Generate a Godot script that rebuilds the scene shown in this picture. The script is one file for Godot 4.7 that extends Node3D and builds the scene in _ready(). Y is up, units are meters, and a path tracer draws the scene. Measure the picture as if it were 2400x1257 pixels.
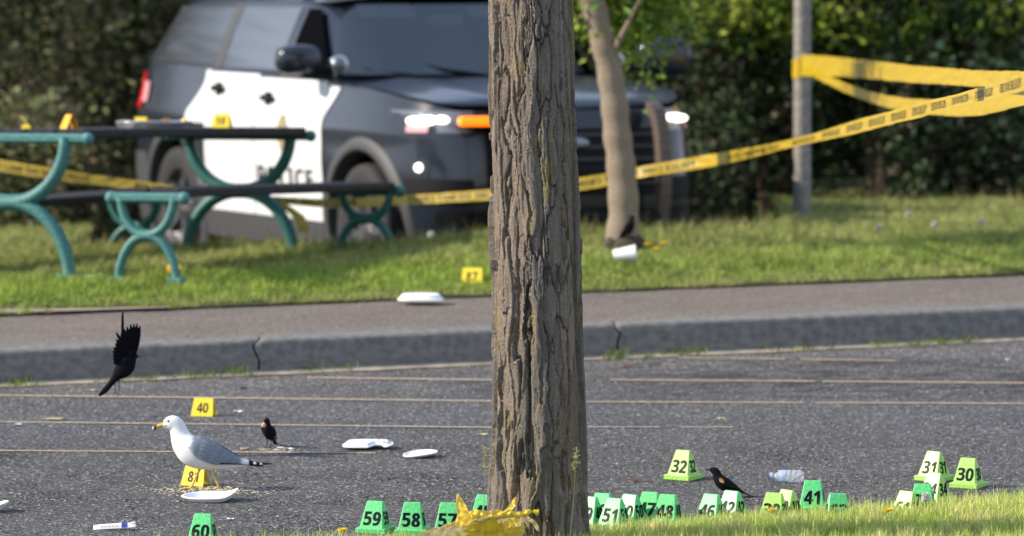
extends Node3D
# A parking lot beside a lawn, seen through a long lens: x to the right, y up, the view runs along -z; "d" is the distance from the camera plane (d = -z).

const F := 12000.0
const EYE := 1.665
const PITCH := 0.039854
const SLANT := 0.3817            # how fast the kerb line recedes to the right

var rng := RandomNumberGenerator.new()
var M := {}                      # materials by plain name
var taken := {}
var noise_a := FastNoiseLite.new()
var noise_b := FastNoiseLite.new()
var text_cache := {}


# ------------------------------------------------------------------ where things are
func aim(px: float, py: float) -> Vector3:
	var v := Vector3((px - 1200.0) / F, (628.5 - py) / F, -1.0).rotated(Vector3.RIGHT, -PITCH)
	return v / -v.z

func at(px: float, py: float, d: float) -> Vector3:
	return Vector3(0, EYE, 0) + aim(px, py) * d

func lot(d: float) -> float:
	return 0.06075 * (d - 20.0)

func on_lot(px: float, py: float) -> Vector3:
	var a := aim(px, py)
	return Vector3(0, EYE, 0) + a * ((EYE + 1.215) / (0.06075 - a.y))

func kerb_d(x: float) -> float:
	return 24.19 + SLANT * x

func path_d(x: float) -> float:
	return 25.70 + SLANT * x

func lawn_edge(x: float) -> float:
	var e := 29.3
	e = lerpf(e, 28.8, smoothstep(-1.3, -0.8, x))
	e += 0.30 * maxf(0.0, x + 0.6)
	return e + 40.0 * smoothstep(1.6, 2.3, x) + 40.0 * smoothstep(-2.65, -3.0, x)

func pad(d: float) -> float:
	return 0.322 + 0.02 * (d - 29.85)

func lawn(x: float, d: float) -> float:
	var e := path_d(x)
	var t := d - e
	var h := lot(e) + 0.155 + 0.095 * smoothstep(0.0, 1.6, t) + 0.008 * clampf(t, 0.0, 12.0)
	h += 0.045 * smoothstep(-1.2, 0.2, x) * smoothstep(1.0, 3.0, t)
	h += 0.012 * noise_a.get_noise_2d(x * 40.0, d * 40.0) * smoothstep(0.0, 0.5, t)
	var over := d - lawn_edge(x)
	if over > 0.0:
		h = lerpf(h, pad(d) - 0.06, smoothstep(0.0, 0.45, over))
	return h

func on_lawn(px: float, py: float) -> Vector3:
	var a := aim(px, py)
	var d := 24.0
	while d < 33.0:
		var p := Vector3(0, EYE, 0) + a * d
		if p.y <= lawn(p.x, d):
			return Vector3(p.x, lawn(p.x, d), -d)
		d += 0.01
	return Vector3(0, EYE, 0) + a * 29.0

func on_path(px: float, py: float) -> Vector3:
	var a := aim(px, py)
	return Vector3(0, EYE, 0) + a * ((EYE + 1.215 - 0.155) / (0.06075 - a.y))

func verge_d(x: float) -> float:
	return 18.66 + (0.5 * x if x > 0.0 else 0.20 * x) + 0.05 * noise_a.get_noise_1d(x * 160.0)

func verge(x: float, d: float) -> float:
	return lot(d) + 0.004 + 0.045 * smoothstep(0.0, 0.7, verge_d(x) - d)


# ------------------------------------------------------------------ naming
func numbered(called: String) -> String:
	if not taken.has(called):
		taken[called] = 0
		return called
	taken[called] += 1
	return "%s_%03d" % [called, taken[called]]

func tag(o: Node3D, label: String, category: String, group := "", kind := "") -> Node3D:
	o.set_meta("label", label)
	if category:
		o.set_meta("category", category)
	if group:
		o.set_meta("group", group)
	if kind:
		o.set_meta("kind", kind)
	return o

func thing(called: String, label: String, category: String, where := Vector3.ZERO, turn := 0.0, group := "") -> Node3D:
	var o := Node3D.new()
	o.name = numbered(called)
	add_child(o, true)
	o.position = where
	o.rotation.y = turn
	tag(o, label, category, group)
	return o

func obj(called: String, m: Mesh, material: Material, parent: Node = null, where := Vector3.ZERO) -> MeshInstance3D:
	var o := MeshInstance3D.new()
	o.mesh = m
	o.material_override = material
	o.position = where
	if parent == null:
		o.name = numbered(called)
		add_child(o, true)
	else:
		o.name = called
		parent.add_child(o, true)
	return o

func struct(called: String, m: Mesh, material: Material, label: String) -> MeshInstance3D:
	var o := obj(called, m, material)
	o.set_meta("kind", "structure")
	o.set_meta("label", label)
	o.set_meta("category", called.replace("_", " "))
	return o


# ------------------------------------------------------------------ materials
func lin(r: float, g: float, b: float) -> Color:
	return Color(r, g, b).linear_to_srgb()

func make(r: float, g: float, b: float, rough := 0.8, metal := 0.0, spec := 0.5) -> StandardMaterial3D:
	var m := StandardMaterial3D.new()
	m.albedo_color = lin(r, g, b)
	m.roughness = rough
	m.metallic = metal
	m.metallic_specular = spec
	return m

func tinted(rough := 0.85, spec := 0.35) -> StandardMaterial3D:
	var m := StandardMaterial3D.new()
	m.vertex_color_use_as_albedo = true
	m.roughness = rough
	m.metallic_specular = spec
	return m

func noise_tex(freq: float, lo: Color, hi: Color, size := 512, seed_ := 3, kind := FastNoiseLite.TYPE_SIMPLEX_SMOOTH, octaves := 5) -> NoiseTexture2D:
	var n := FastNoiseLite.new()
	n.seed = seed_
	n.noise_type = kind
	n.frequency = freq
	n.fractal_octaves = octaves
	var t := NoiseTexture2D.new()
	t.width = size
	t.height = size
	t.seamless = true
	t.noise = n
	var g := Gradient.new()
	g.set_color(0, lo)
	g.set_color(1, hi)
	t.color_ramp = g
	return t

func grain(m: StandardMaterial3D, freq: float, lo: float, scale: float, relief := 0.0, seed_ := 3) -> StandardMaterial3D:
	m.albedo_texture = noise_tex(freq, Color(lo, lo, lo), Color(1, 1, 1), 512, seed_)
	m.uv1_triplanar = true
	m.uv1_scale = Vector3.ONE * scale
	if relief > 0.0:
		m.heightmap_enabled = true
		m.heightmap_texture = m.albedo_texture
		m.heightmap_scale = relief
	return m

func asphalt_texture(base: float, n_stones: int, seed_: int, lo := 0.35, hi := 2.6) -> ImageTexture:
	var r := RandomNumberGenerator.new()
	r.seed = seed_
	var size := 1024
	var bytes := PackedByteArray()
	bytes.resize(size * size * 3)
	for i in size * size:
		var v := clampi(int(base + r.randfn(0.0, 12.0)), 0, 255)
		bytes[i * 3] = v
		bytes[i * 3 + 1] = v
		bytes[i * 3 + 2] = v
	for k in n_stones:
		var cx := r.randi() % size
		var cy := r.randi() % size
		var w := r.randi_range(1, 4)
		var h := r.randi_range(1, 4)
		var tone := r.randf()
		var v := int(base * lerpf(lo, hi, tone * tone))
		var warm := r.randi_range(-8, 14)
		for y in range(-h, h + 1):
			for x in range(-w, w + 1):
				if float(x * x) / (w * w) + float(y * y) / (h * h) <= 1.1:
					var i := (((cy + y + size) % size) * size + (cx + x + size) % size) * 3
					bytes[i] = clampi(v + warm, 0, 255)
					bytes[i + 1] = clampi(v + warm / 2, 0, 255)
					bytes[i + 2] = clampi(v, 0, 255)
	return ImageTexture.create_from_image(Image.create_from_data(size, size, false, Image.FORMAT_RGB8, bytes))


# ------------------------------------------------------------------ mesh helpers
func arrays_mesh(v: PackedVector3Array, idx: PackedInt32Array, col := PackedColorArray(), uv := PackedVector2Array(), flat := false) -> ArrayMesh:
	if flat:
		var v2 := PackedVector3Array()
		var c2 := PackedColorArray()
		var u2 := PackedVector2Array()
		for i in idx:
			v2.append(v[i])
			if col.size():
				c2.append(col[i])
			if uv.size():
				u2.append(uv[i])
		v = v2
		col = c2
		uv = u2
		idx = PackedInt32Array(range(v.size()))
	var n := PackedVector3Array()
	n.resize(v.size())
	for t in range(0, idx.size(), 3):
		var a := v[idx[t]]
		var f := (v[idx[t + 2]] - a).cross(v[idx[t + 1]] - a)
		n[idx[t]] += f
		n[idx[t + 1]] += f
		n[idx[t + 2]] += f
	for i in n.size():
		n[i] = n[i].normalized() if n[i].length_squared() > 1e-20 else Vector3.UP
	var a := []
	a.resize(Mesh.ARRAY_MAX)
	a[Mesh.ARRAY_VERTEX] = v
	a[Mesh.ARRAY_NORMAL] = n
	a[Mesh.ARRAY_INDEX] = idx
	if col.size():
		a[Mesh.ARRAY_COLOR] = col
	if uv.size():
		a[Mesh.ARRAY_TEX_UV] = uv
	var m := ArrayMesh.new()
	m.add_surface_from_arrays(Mesh.PRIMITIVE_TRIANGLES, a)
	return m

# a growing heap of triangles that becomes one mesh
class Heap:
	var v := PackedVector3Array()
	var idx := PackedInt32Array()
	var col := PackedColorArray()
	var tint := Color.WHITE
	func add(p: Vector3) -> int:
		v.append(p)
		col.append(tint)
		return v.size() - 1
	func tri(a: Vector3, b: Vector3, c: Vector3) -> void:
		idx.append(add(a)); idx.append(add(b)); idx.append(add(c))
	func quad(a: Vector3, b: Vector3, c: Vector3, d: Vector3) -> void:
		var i := add(a)
		add(b); add(c); add(d)
		idx.append_array([i, i + 1, i + 2, i, i + 2, i + 3])
	# eight corners: bottom ring then top ring
	# a rounded box: a ball pushed towards its corners
	func pillow(c: Vector3, r: Vector3, e := 0.5, b := Basis.IDENTITY) -> void:
		var n := 14
		var m := 22
		var rows := []
		for i in n + 1:
			var a := PI * i / n
			var row := PackedInt32Array()
			for k in m:
				var g := TAU * k / m
				var d := Vector3(sin(a) * cos(g), cos(a), sin(a) * sin(g))
				var q := pow(pow(absf(d.x), 2.0 / e) + pow(absf(d.y), 2.0 / e) + pow(absf(d.z), 2.0 / e), -e / 2.0)
				row.append(add(c + b * (d * q * r)))
			rows.append(row)
		for i in n:
			for k in m:
				var j := (k + 1) % m
				idx.append_array([rows[i][k], rows[i][j], rows[i + 1][j], rows[i][k], rows[i + 1][j], rows[i + 1][k]])
	func hexa(p: Array) -> void:
		quad(p[0], p[1], p[2], p[3])
		quad(p[7], p[6], p[5], p[4])
		for k in 4:
			var j := (k + 1) % 4
			quad(p[k], p[k + 4], p[j + 4], p[j])
	func box(c: Vector3, s: Vector3, b := Basis.IDENTITY) -> void:
		var h := s / 2.0
		var p := []
		for y in [-h.y, h.y]:
			for q in [Vector2(-1, -1), Vector2(1, -1), Vector2(1, 1), Vector2(-1, 1)]:
				p.append(c + b * Vector3(q.x * h.x, y, q.y * h.z))
		hexa(p)
	# a box with chamfered vertical and top edges
	func slab(c: Vector3, s: Vector3, e: float, b := Basis.IDENTITY) -> void:
		var h := s / 2.0
		var rings := [[-h.y, e], [-h.y + e, 0.0], [h.y - e, 0.0], [h.y, e]]
		var last := []
		for r in rings:
			var ring := []
			var x: float = h.x - r[1]
			var z: float = h.z - r[1]
			for q in [Vector2(-x + e, -z), Vector2(x - e, -z), Vector2(x, -z + e), Vector2(x, z - e), Vector2(x - e, z), Vector2(-x + e, z), Vector2(-x, z - e), Vector2(-x, -z + e)]:
				ring.append(c + b * Vector3(q.x, r[0], q.y))
			if last.size():
				for k in 8:
					var j := (k + 1) % 8
					quad(last[k], ring[k], ring[j], last[j])
			if r[0] == rings[0][0] or r[0] == rings[3][0]:
				for k in range(1, 7):
					if r[0] < 0:
						tri(ring[0], ring[k], ring[k + 1])
					else:
						tri(ring[0], ring[k + 1], ring[k])
			last = ring
	func tube(path: Array, radii: Array, seg := 8, squash := 1.0, up := Vector3.ZERO) -> void:
		var rows := []
		for i in path.size():
			var t: Vector3 = (path[mini(i + 1, path.size() - 1)] - path[maxi(i - 1, 0)]).normalized()
			var u := up
			if u == Vector3.ZERO:
				u = Vector3.UP if absf(t.y) < 0.9 else Vector3.RIGHT
			var s := t.cross(u).normalized()
			var w := s.cross(t).normalized()
			var row := PackedInt32Array()
			var r: float = radii[mini(i, radii.size() - 1)]
			for k in seg:
				var a := TAU * k / seg
				row.append(add(path[i] + s * cos(a) * r * squash + w * sin(a) * r))
			rows.append(row)
		for i in path.size() - 1:
			for k in seg:
				var j := (k + 1) % seg
				idx.append_array([rows[i][k], rows[i + 1][j], rows[i + 1][k], rows[i][k], rows[i][j], rows[i + 1][j]])
		for e in [0, path.size() - 1]:
			var c := add(path[e])
			for k in seg:
				var j := (k + 1) % seg
				if e == 0:
					idx.append_array([c, rows[e][j], rows[e][k]])
				else:
					idx.append_array([c, rows[e][k], rows[e][j]])
	func ball(c: Vector3, r: Vector3, seg := 10, rows_ := 7) -> void:
		var rows := []
		for i in rows_ + 1:
			var a := PI * i / rows_
			var row := PackedInt32Array()
			for k in seg:
				var b := TAU * k / seg
				row.append(add(c + Vector3(sin(a) * cos(b) * r.x, cos(a) * r.y, sin(a) * sin(b) * r.z)))
			rows.append(row)
		for i in rows_:
			for k in seg:
				var j := (k + 1) % seg
				idx.append_array([rows[i][k], rows[i][j], rows[i + 1][j], rows[i][k], rows[i + 1][j], rows[i + 1][k]])

func done(h: Heap, flat := true, colored := false) -> ArrayMesh:
	return arrays_mesh(h.v, h.idx, h.col if colored else PackedColorArray(), PackedVector2Array(), flat)

func grid(nu: int, nv: int, fn: Callable, closed := false, color: Variant = null, uvf: Variant = null) -> ArrayMesh:
	var v := PackedVector3Array()
	var c := PackedColorArray()
	var uv := PackedVector2Array()
	var idx := PackedInt32Array()
	for j in nv + 1:
		for i in nu + 1:
			var s := float(i) / nu
			var t := float(j) / nv
			var p: Vector3 = fn.call(s, t)
			v.append(p)
			if color != null:
				c.append(color.call(p, s, t))
			if uvf != null:
				uv.append(uvf.call(p))
	for j in nv:
		for i in nu:
			var a := j * (nu + 1) + i
			var b := a + nu + 1
			idx.append_array([a, b, b + 1, a, b + 1, a + 1])
	var m := arrays_mesh(v, idx, c, uv)
	if closed:                     # the seam shares its normals
		var arr := m.surface_get_arrays(0)
		var n: PackedVector3Array = arr[Mesh.ARRAY_NORMAL]
		for j in nv + 1:
			var k := (n[j * (nu + 1)] + n[j * (nu + 1) + nu]).normalized()
			n[j * (nu + 1)] = k
			n[j * (nu + 1) + nu] = k
		arr[Mesh.ARRAY_NORMAL] = n
		m = ArrayMesh.new()
		m.add_surface_from_arrays(Mesh.PRIMITIVE_TRIANGLES, arr)
	return m

func curve(points: Array, n: int) -> Array:
	# Catmull-Rom through the points
	var out := []
	for i in n + 1:
		var f := float(i) / n * (points.size() - 1)
		var k := mini(int(f), points.size() - 2)
		var a = points[maxi(k - 1, 0)]
		var b = points[k]
		var c = points[k + 1]
		var e = points[mini(k + 2, points.size() - 1)]
		var t := f - k
		out.append(0.5 * (b * 2.0 + (c - a) * t + (a * 2.0 - b * 5.0 + c * 4.0 - e) * t * t + (b * 3.0 - a - c * 3.0 + e) * t * t * t))
	return out

# lettering laid on a surface: fn maps (x, y), centred and in metres, to a point
func lettering(text: String, height: float, squeeze: float, fn: Callable, heavy := 0.0) -> ArrayMesh:
	var key := text
	if not text_cache.has(key):
		var f := SystemFont.new()
		f.font_names = PackedStringArray(["Droid Sans"])
		f.font_weight = 700
		var t := TextMesh.new()
		t.font = f
		t.text = text
		t.font_size = 32
		t.pixel_size = 0.01
		t.depth = 0.001
		t.curve_step = 1.0
		var arr := t.get_mesh_arrays()
		var lo := Vector2(INF, INF)
		var hi := -lo
		for p in arr[Mesh.ARRAY_VERTEX]:
			lo = lo.min(Vector2(p.x, p.y))
			hi = hi.max(Vector2(p.x, p.y))
		text_cache[key] = [arr, lo, hi]
	var arr: Array = text_cache[key][0]
	var lo: Vector2 = text_cache[key][1]
	var hi: Vector2 = text_cache[key][2]
	var k := height / maxf(hi.y - lo.y, 1e-4)
	var v := PackedVector3Array()
	var idx := PackedInt32Array()
	var src: PackedVector3Array = arr[Mesh.ARRAY_VERTEX]
	var nrm: PackedVector3Array = arr[Mesh.ARRAY_NORMAL]
	var all_idx = arr[Mesh.ARRAY_INDEX]
	if all_idx == null:
		all_idx = PackedInt32Array(range(src.size()))
	# a heavier face: the glyphs are laid again with a small shift each way
	var shifts := [Vector2.ZERO] if heavy == 0.0 else [Vector2(-1, -0.6), Vector2(1, -0.6), Vector2(-1, 0.6), Vector2(1, 0.6), Vector2.ZERO]
	for sh in shifts:
		var from := v.size()
		for p in src:
			v.append(fn.call((p.x - (lo.x + hi.x) / 2.0) * k * squeeze + sh.x * heavy, (p.y - (lo.y + hi.y) / 2.0) * k + sh.y * heavy))
		for i in range(0, all_idx.size(), 3):
			if nrm[all_idx[i]].z > 0.5:      # the front of the glyphs only
				idx.append_array([from + all_idx[i], from + all_idx[i + 1], from + all_idx[i + 2]])
	return arrays_mesh(v, idx)

func scatter(called: String, m: Mesh, material: Material, places: Array, colors: Array, parent: Node, label := "") -> MultiMeshInstance3D:
	var mm := MultiMesh.new()
	mm.transform_format = MultiMesh.TRANSFORM_3D
	mm.use_colors = colors.size() > 0
	mm.instance_count = places.size()
	mm.mesh = m
	for i in places.size():
		mm.set_instance_transform(i, places[i])
		if colors.size():
			mm.set_instance_color(i, colors[i])
	var o := MultiMeshInstance3D.new()
	o.multimesh = mm
	o.material_override = material
	if parent == null:
		o.name = numbered(called)
		add_child(o, true)
	else:
		o.name = called
		parent.add_child(o, true)
	o.set_meta("kind", "stuff")
	if label:
		o.set_meta("label", label)
	return o


# ------------------------------------------------------------------ camera, sky, sun
func set_up() -> void:
	var cam := Camera3D.new()
	cam.name = "camera"
	cam.position = Vector3(0, EYE, 0)
	cam.rotation.x = -PITCH
	var lens := CameraAttributesPhysical.new()
	lens.frustum_focal_length = 229.12
	lens.frustum_focus_distance = 18.9
	lens.exposure_aperture = 4.0
	lens.frustum_near = 0.5
	lens.frustum_far = 900.0
	cam.attributes = lens
	add_child(cam)
	cam.fov = 5.9964
	cam.near = 0.5
	cam.far = 900.0
	var sky_look := ProceduralSkyMaterial.new()
	sky_look.sky_top_color = Color(0.58, 0.67, 0.81)
	sky_look.sky_horizon_color = Color(0.90, 0.93, 0.97)
	sky_look.sky_curve = 0.25
	sky_look.ground_horizon_color = Color(0.35, 0.36, 0.33)
	sky_look.ground_bottom_color = Color(0.16, 0.17, 0.14)
	sky_look.sky_energy_multiplier = 1.0
	var s := Sky.new()
	s.sky_material = sky_look
	var e := Environment.new()
	e.background_mode = Environment.BG_SKY
	e.sky = s
	e.tonemap_mode = Environment.TONE_MAPPER_LINEAR
	e.tonemap_exposure = 1.65
	e.sdfgi_enabled = true
	e.ssao_enabled = true
	e.ssil_enabled = true
	var w := WorldEnvironment.new()
	w.name = "world"
	w.environment = e
	add_child(w)
	var sun := DirectionalLight3D.new()
	sun.name = "sun"
	sun.light_energy = 1.4
	sun.light_color = Color(1.0, 0.95, 0.88)
	sun.light_angular_distance = 0.5
	sun.shadow_enabled = true
	add_child(sun)
	sun.look_at_from_position(Vector3(-0.85, 0.5, 0.10) * 50.0, Vector3.ZERO)


func make_materials() -> void:
	M.asphalt = make(1, 1, 1, 0.86, 0.0, 0.4)
	M.asphalt.albedo_texture = asphalt_texture(98.0, 26000, 5, 0.42, 2.3)
	M.asphalt.uv1_scale = Vector3(1.0 / 1.6, 1.0 / 1.6, 1)
	M.asphalt.vertex_color_use_as_albedo = true
	M.asphalt.heightmap_enabled = true
	M.asphalt.heightmap_texture = M.asphalt.albedo_texture
	M.asphalt.heightmap_scale = 0.5
	M.path = make(1, 1, 1, 0.9, 0.0, 0.3)
	M.path.albedo_texture = asphalt_texture(123.0, 16000, 8, 0.7, 1.4)
	M.path.vertex_color_use_as_albedo = true
	M.path.uv1_scale = Vector3(1.0 / 1.9, 1.0 / 1.9, 1)
	M.path.heightmap_enabled = true
	M.path.heightmap_texture = M.path.albedo_texture
	M.path.heightmap_scale = 0.4
	M.kerb = grain(make(0.25, 0.24, 0.225, 0.9, 0.0, 0.3), 0.02, 0.68, 1.6, 0.3, 11)
	M.joint = make(0.035, 0.036, 0.028, 0.95, 0.0, 0.1)
	M.tape_new = make(0.74, 0.52, 0.006, 0.4, 0.0, 0.5)
	M.tape_new.backlight_enabled = true
	M.tape_new.backlight = Color(0.6, 0.6, 0.6)
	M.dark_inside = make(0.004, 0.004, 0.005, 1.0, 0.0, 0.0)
	M.soil = grain(make(0.10, 0.11, 0.045, 0.95, 0.0, 0.2), 0.03, 0.5, 1.2, 0.6, 12)
	M.tint = tinted()
	M.tint_matte = tinted(0.95, 0.15)
	M.leaf = tinted(0.6, 0.35)
	M.leaf.backlight_enabled = true
	M.leaf.backlight = Color(0.7, 0.7, 0.7)
	M.blade = tinted(0.7, 0.3)
	M.blade.backlight_enabled = true
	M.blade.backlight = Color(0.6, 0.6, 0.6)
	M.bark = tinted(0.93, 0.2)
	M.trunk_bark = tinted(0.93, 0.2)
	M.trunk_bark.heightmap_enabled = true
	M.trunk_bark.heightmap_texture = noise_tex(0.035, Color(0, 0, 0), Color(1, 1, 1), 1024, 55, FastNoiseLite.TYPE_SIMPLEX, 6)
	M.trunk_bark.heightmap_scale = 0.9
	M.trunk_bark.uv1_triplanar = true
	M.trunk_bark.uv1_scale = Vector3(9.0, 1.6, 9.0)
	M.paint_line = grain(make(0.85, 0.66, 0.46, 0.9, 0.0, 0.3), 0.05, 0.6, 2.5, 0.0, 21)
	M.lime = grain(make(0.46, 0.86, 0.17, 0.42, 0.0, 0.5), 0.03, 0.74, 5.0, 0.0, 62)
	M.green = grain(make(0.15, 0.80, 0.27, 0.42, 0.0, 0.5), 0.03, 0.72, 5.0, 0.0, 61)
	for k in ["lime", "green"]:
		M[k].subsurf_scatter_enabled = true
		M[k].subsurf_scatter_strength = 0.25
	M.yellow = make(0.88, 0.68, 0.03, 0.45, 0.0, 0.5)
	M.yellow.backlight_enabled = true
	M.yellow.backlight = Color(0.6, 0.6, 0.6)
	M.ink = make(0.008, 0.008, 0.014, 0.5, 0.0, 0.4)
	M.tape = make(0.47, 0.325, 0.004, 0.4, 0.0, 0.5)
	M.tape.backlight_enabled = true
	M.tape.backlight = Color(0.4, 0.4, 0.4)
	M.tape_ink = make(0.07, 0.055, 0.012, 0.5)
	M.foam = make(0.82, 0.82, 0.84, 0.6, 0.0, 0.4)
	M.cast = grain(make(0.04, 0.30, 0.26, 0.5, 0.0, 0.5), 0.05, 0.35, 3.0, 0.1, 31)
	M.cast_worn = grain(make(0.12, 0.42, 0.39, 0.6, 0.0, 0.5), 0.05, 0.35, 3.0, 0.1, 32)
	M.plank = grain(make(0.045, 0.042, 0.05, 0.7, 0.0, 0.4), 0.04, 0.4, 1.0, 0.2, 33)
	M.steel = grain(make(0.36, 0.33, 0.295, 0.55, 0.2, 0.5), 0.02, 0.6, 2.0, 0.0, 34)
	M.foil = make(0.75, 0.75, 0.77, 0.3, 0.9)
	M.crust = grain(make(0.45, 0.20, 0.06, 0.8), 0.05, 0.5, 8.0, 0.2, 35)
	M.paper = make(0.75, 0.75, 0.74, 0.8)
	M.print_blue = make(0.02, 0.06, 0.35, 0.5)
	M.clear = make(0.9, 0.95, 1.0, 0.08)
	M.clear.transparency = BaseMaterial3D.TRANSPARENCY_ALPHA
	M.clear.albedo_color.a = 0.25
	M.dry_leaf = make(0.16, 0.045, 0.02, 0.8)
	M.straw = make(0.55, 0.44, 0.24, 0.9)
	# the vehicle
	M.paint = make(0.014, 0.018, 0.030, 0.22, 0.0, 0.45)
	M.paint.clearcoat_enabled = true
	M.paint.clearcoat = 0.4
	M.paint.clearcoat_roughness = 0.06
	M.white_wrap = make(0.64, 0.65, 0.65, 0.35, 0.0, 0.5)
	M.cladding = grain(make(0.055, 0.056, 0.06, 0.6, 0.0, 0.5), 0.05, 0.8, 4.0, 0.0, 36)
	M.black = make(0.006, 0.006, 0.008, 0.6, 0.0, 0.3)
	M.glass_dark = make(0.018, 0.027, 0.036, 0.06, 0.0, 0.58)
	M.windscreen = make(0.03, 0.045, 0.06, 0.05, 0.0, 0.9)
	M.windscreen.transparency = BaseMaterial3D.TRANSPARENCY_ALPHA
	M.windscreen.albedo_color.a = 0.5
	M.trim_grey = make(0.09, 0.09, 0.10, 0.85)
	M.glass_side = make(0.03, 0.034, 0.042, 0.12, 0.0, 0.9)
	M.glass_side.clearcoat_enabled = true
	M.glass_side.clearcoat = 1.0
	M.glass_side.clearcoat_roughness = 0.1
	M.tyre = make(0.022, 0.022, 0.023, 0.85)
	M.rim = make(0.10, 0.10, 0.105, 0.45, 0.6)
	M.chrome = make(0.8, 0.8, 0.82, 0.12, 1.0)
	M.tail_red = make(0.62, 0.010, 0.02, 0.25, 0.0, 0.35)
	M.tail_pink = make(0.62, 0.30, 0.32, 0.25, 0.0, 0.6)
	M.lamp_on = make(1, 1, 0.95, 0.3)
	M.lamp_on.emission_enabled = true
	M.lamp_on.emission = Color(1.0, 0.98, 0.90)
	M.lamp_on.emission_energy_multiplier = 2.2
	M.amber_on = make(1.0, 0.30, 0.01, 0.4)
	M.amber_on.emission_enabled = true
	M.amber_on.emission = Color(1.0, 0.42, 0.03)
	M.amber_on.emission_energy_multiplier = 1.3
	M.lamp_glass = make(0.16, 0.17, 0.19, 0.1, 0.3, 0.8)
	M.pushbar = make(0.10, 0.075, 0.06, 0.5, 0.0, 0.5)


# ------------------------------------------------------------------ ground
func lot_tone(p: Vector3) -> Color:
	var d := -p.z
	var t := 1.0 + 0.16 * noise_a.get_noise_2d(p.x * 30.0, p.z * 60.0) + 0.10 * noise_b.get_noise_2d(p.x * 90.0, p.z * 240.0)
	var c := Color(t * 0.97, t * 0.93, t * 0.90)
	# a smoother, bluer course of asphalt between two seams; pale dust gathers towards the kerb
	var k := d - SLANT * 0.15 * p.x
	var smooth_band := smoothstep(21.1, 21.3, k) * (1.0 - smoothstep(22.85, 22.95, k))
	c = c.lerp(Color(t * 0.95, t * 0.95, t * 0.98), smooth_band * 0.7)
	var dusty := smoothstep(-1.3, -0.05, d - kerb_d(p.x))
	c = c.lerp(Color(t * 1.5, t * 1.38, t * 1.28), dusty * 0.6)
	# worn, broken patch with dark cracks on the right
	# tyre polish, drips and damp-looking stains
	var stain := smoothstep(0.25, 0.55, noise_a.get_noise_2d(p.x * 22.0 + 300.0, p.z * 40.0))
	c = c.lerp(Color(0.68, 0.67, 0.68) * t, stain * 0.45)
	var bleach := smoothstep(0.2, 0.6, noise_a.get_noise_2d(p.x * 10.0 - 500.0, p.z * 90.0))
	c = c.lerp(Color(1.3, 1.26, 1.22) * t, bleach * 0.4)
	var crack := smoothstep(0.35, 0.75, 1.0 - absf(noise_b.get_noise_2d(p.x * 40.0, p.z * 170.0)) * 3.4)
	var zone := smoothstep(0.2, 0.8, p.x) * smoothstep(22.7, 23.0, d) * (1.0 - smoothstep(24.2, 24.5, d))
	zone = maxf(zone, 0.7 * smoothstep(-0.4, -0.2, p.x) * (1.0 - smoothstep(0.0, 0.4, p.x)) * smoothstep(22.9, 23.0, d) * (1.0 - smoothstep(23.4, 23.5, d)))
	c = c.lerp(Color(0.30, 0.28, 0.26), crack * zone * 0.85)
	return Color(c.r * 0.62, c.g * 0.62, c.b * 0.62)

func kerb_jag(k: int, y: float) -> float:
	return -0.10 * (y - 0.075) * (1.0 + 0.5 * sin(k * 2.0)) + 0.012 * sin(y * 70.0 + k * 3.0) + 0.006 * sin(y * 190.0 + k)

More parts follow.
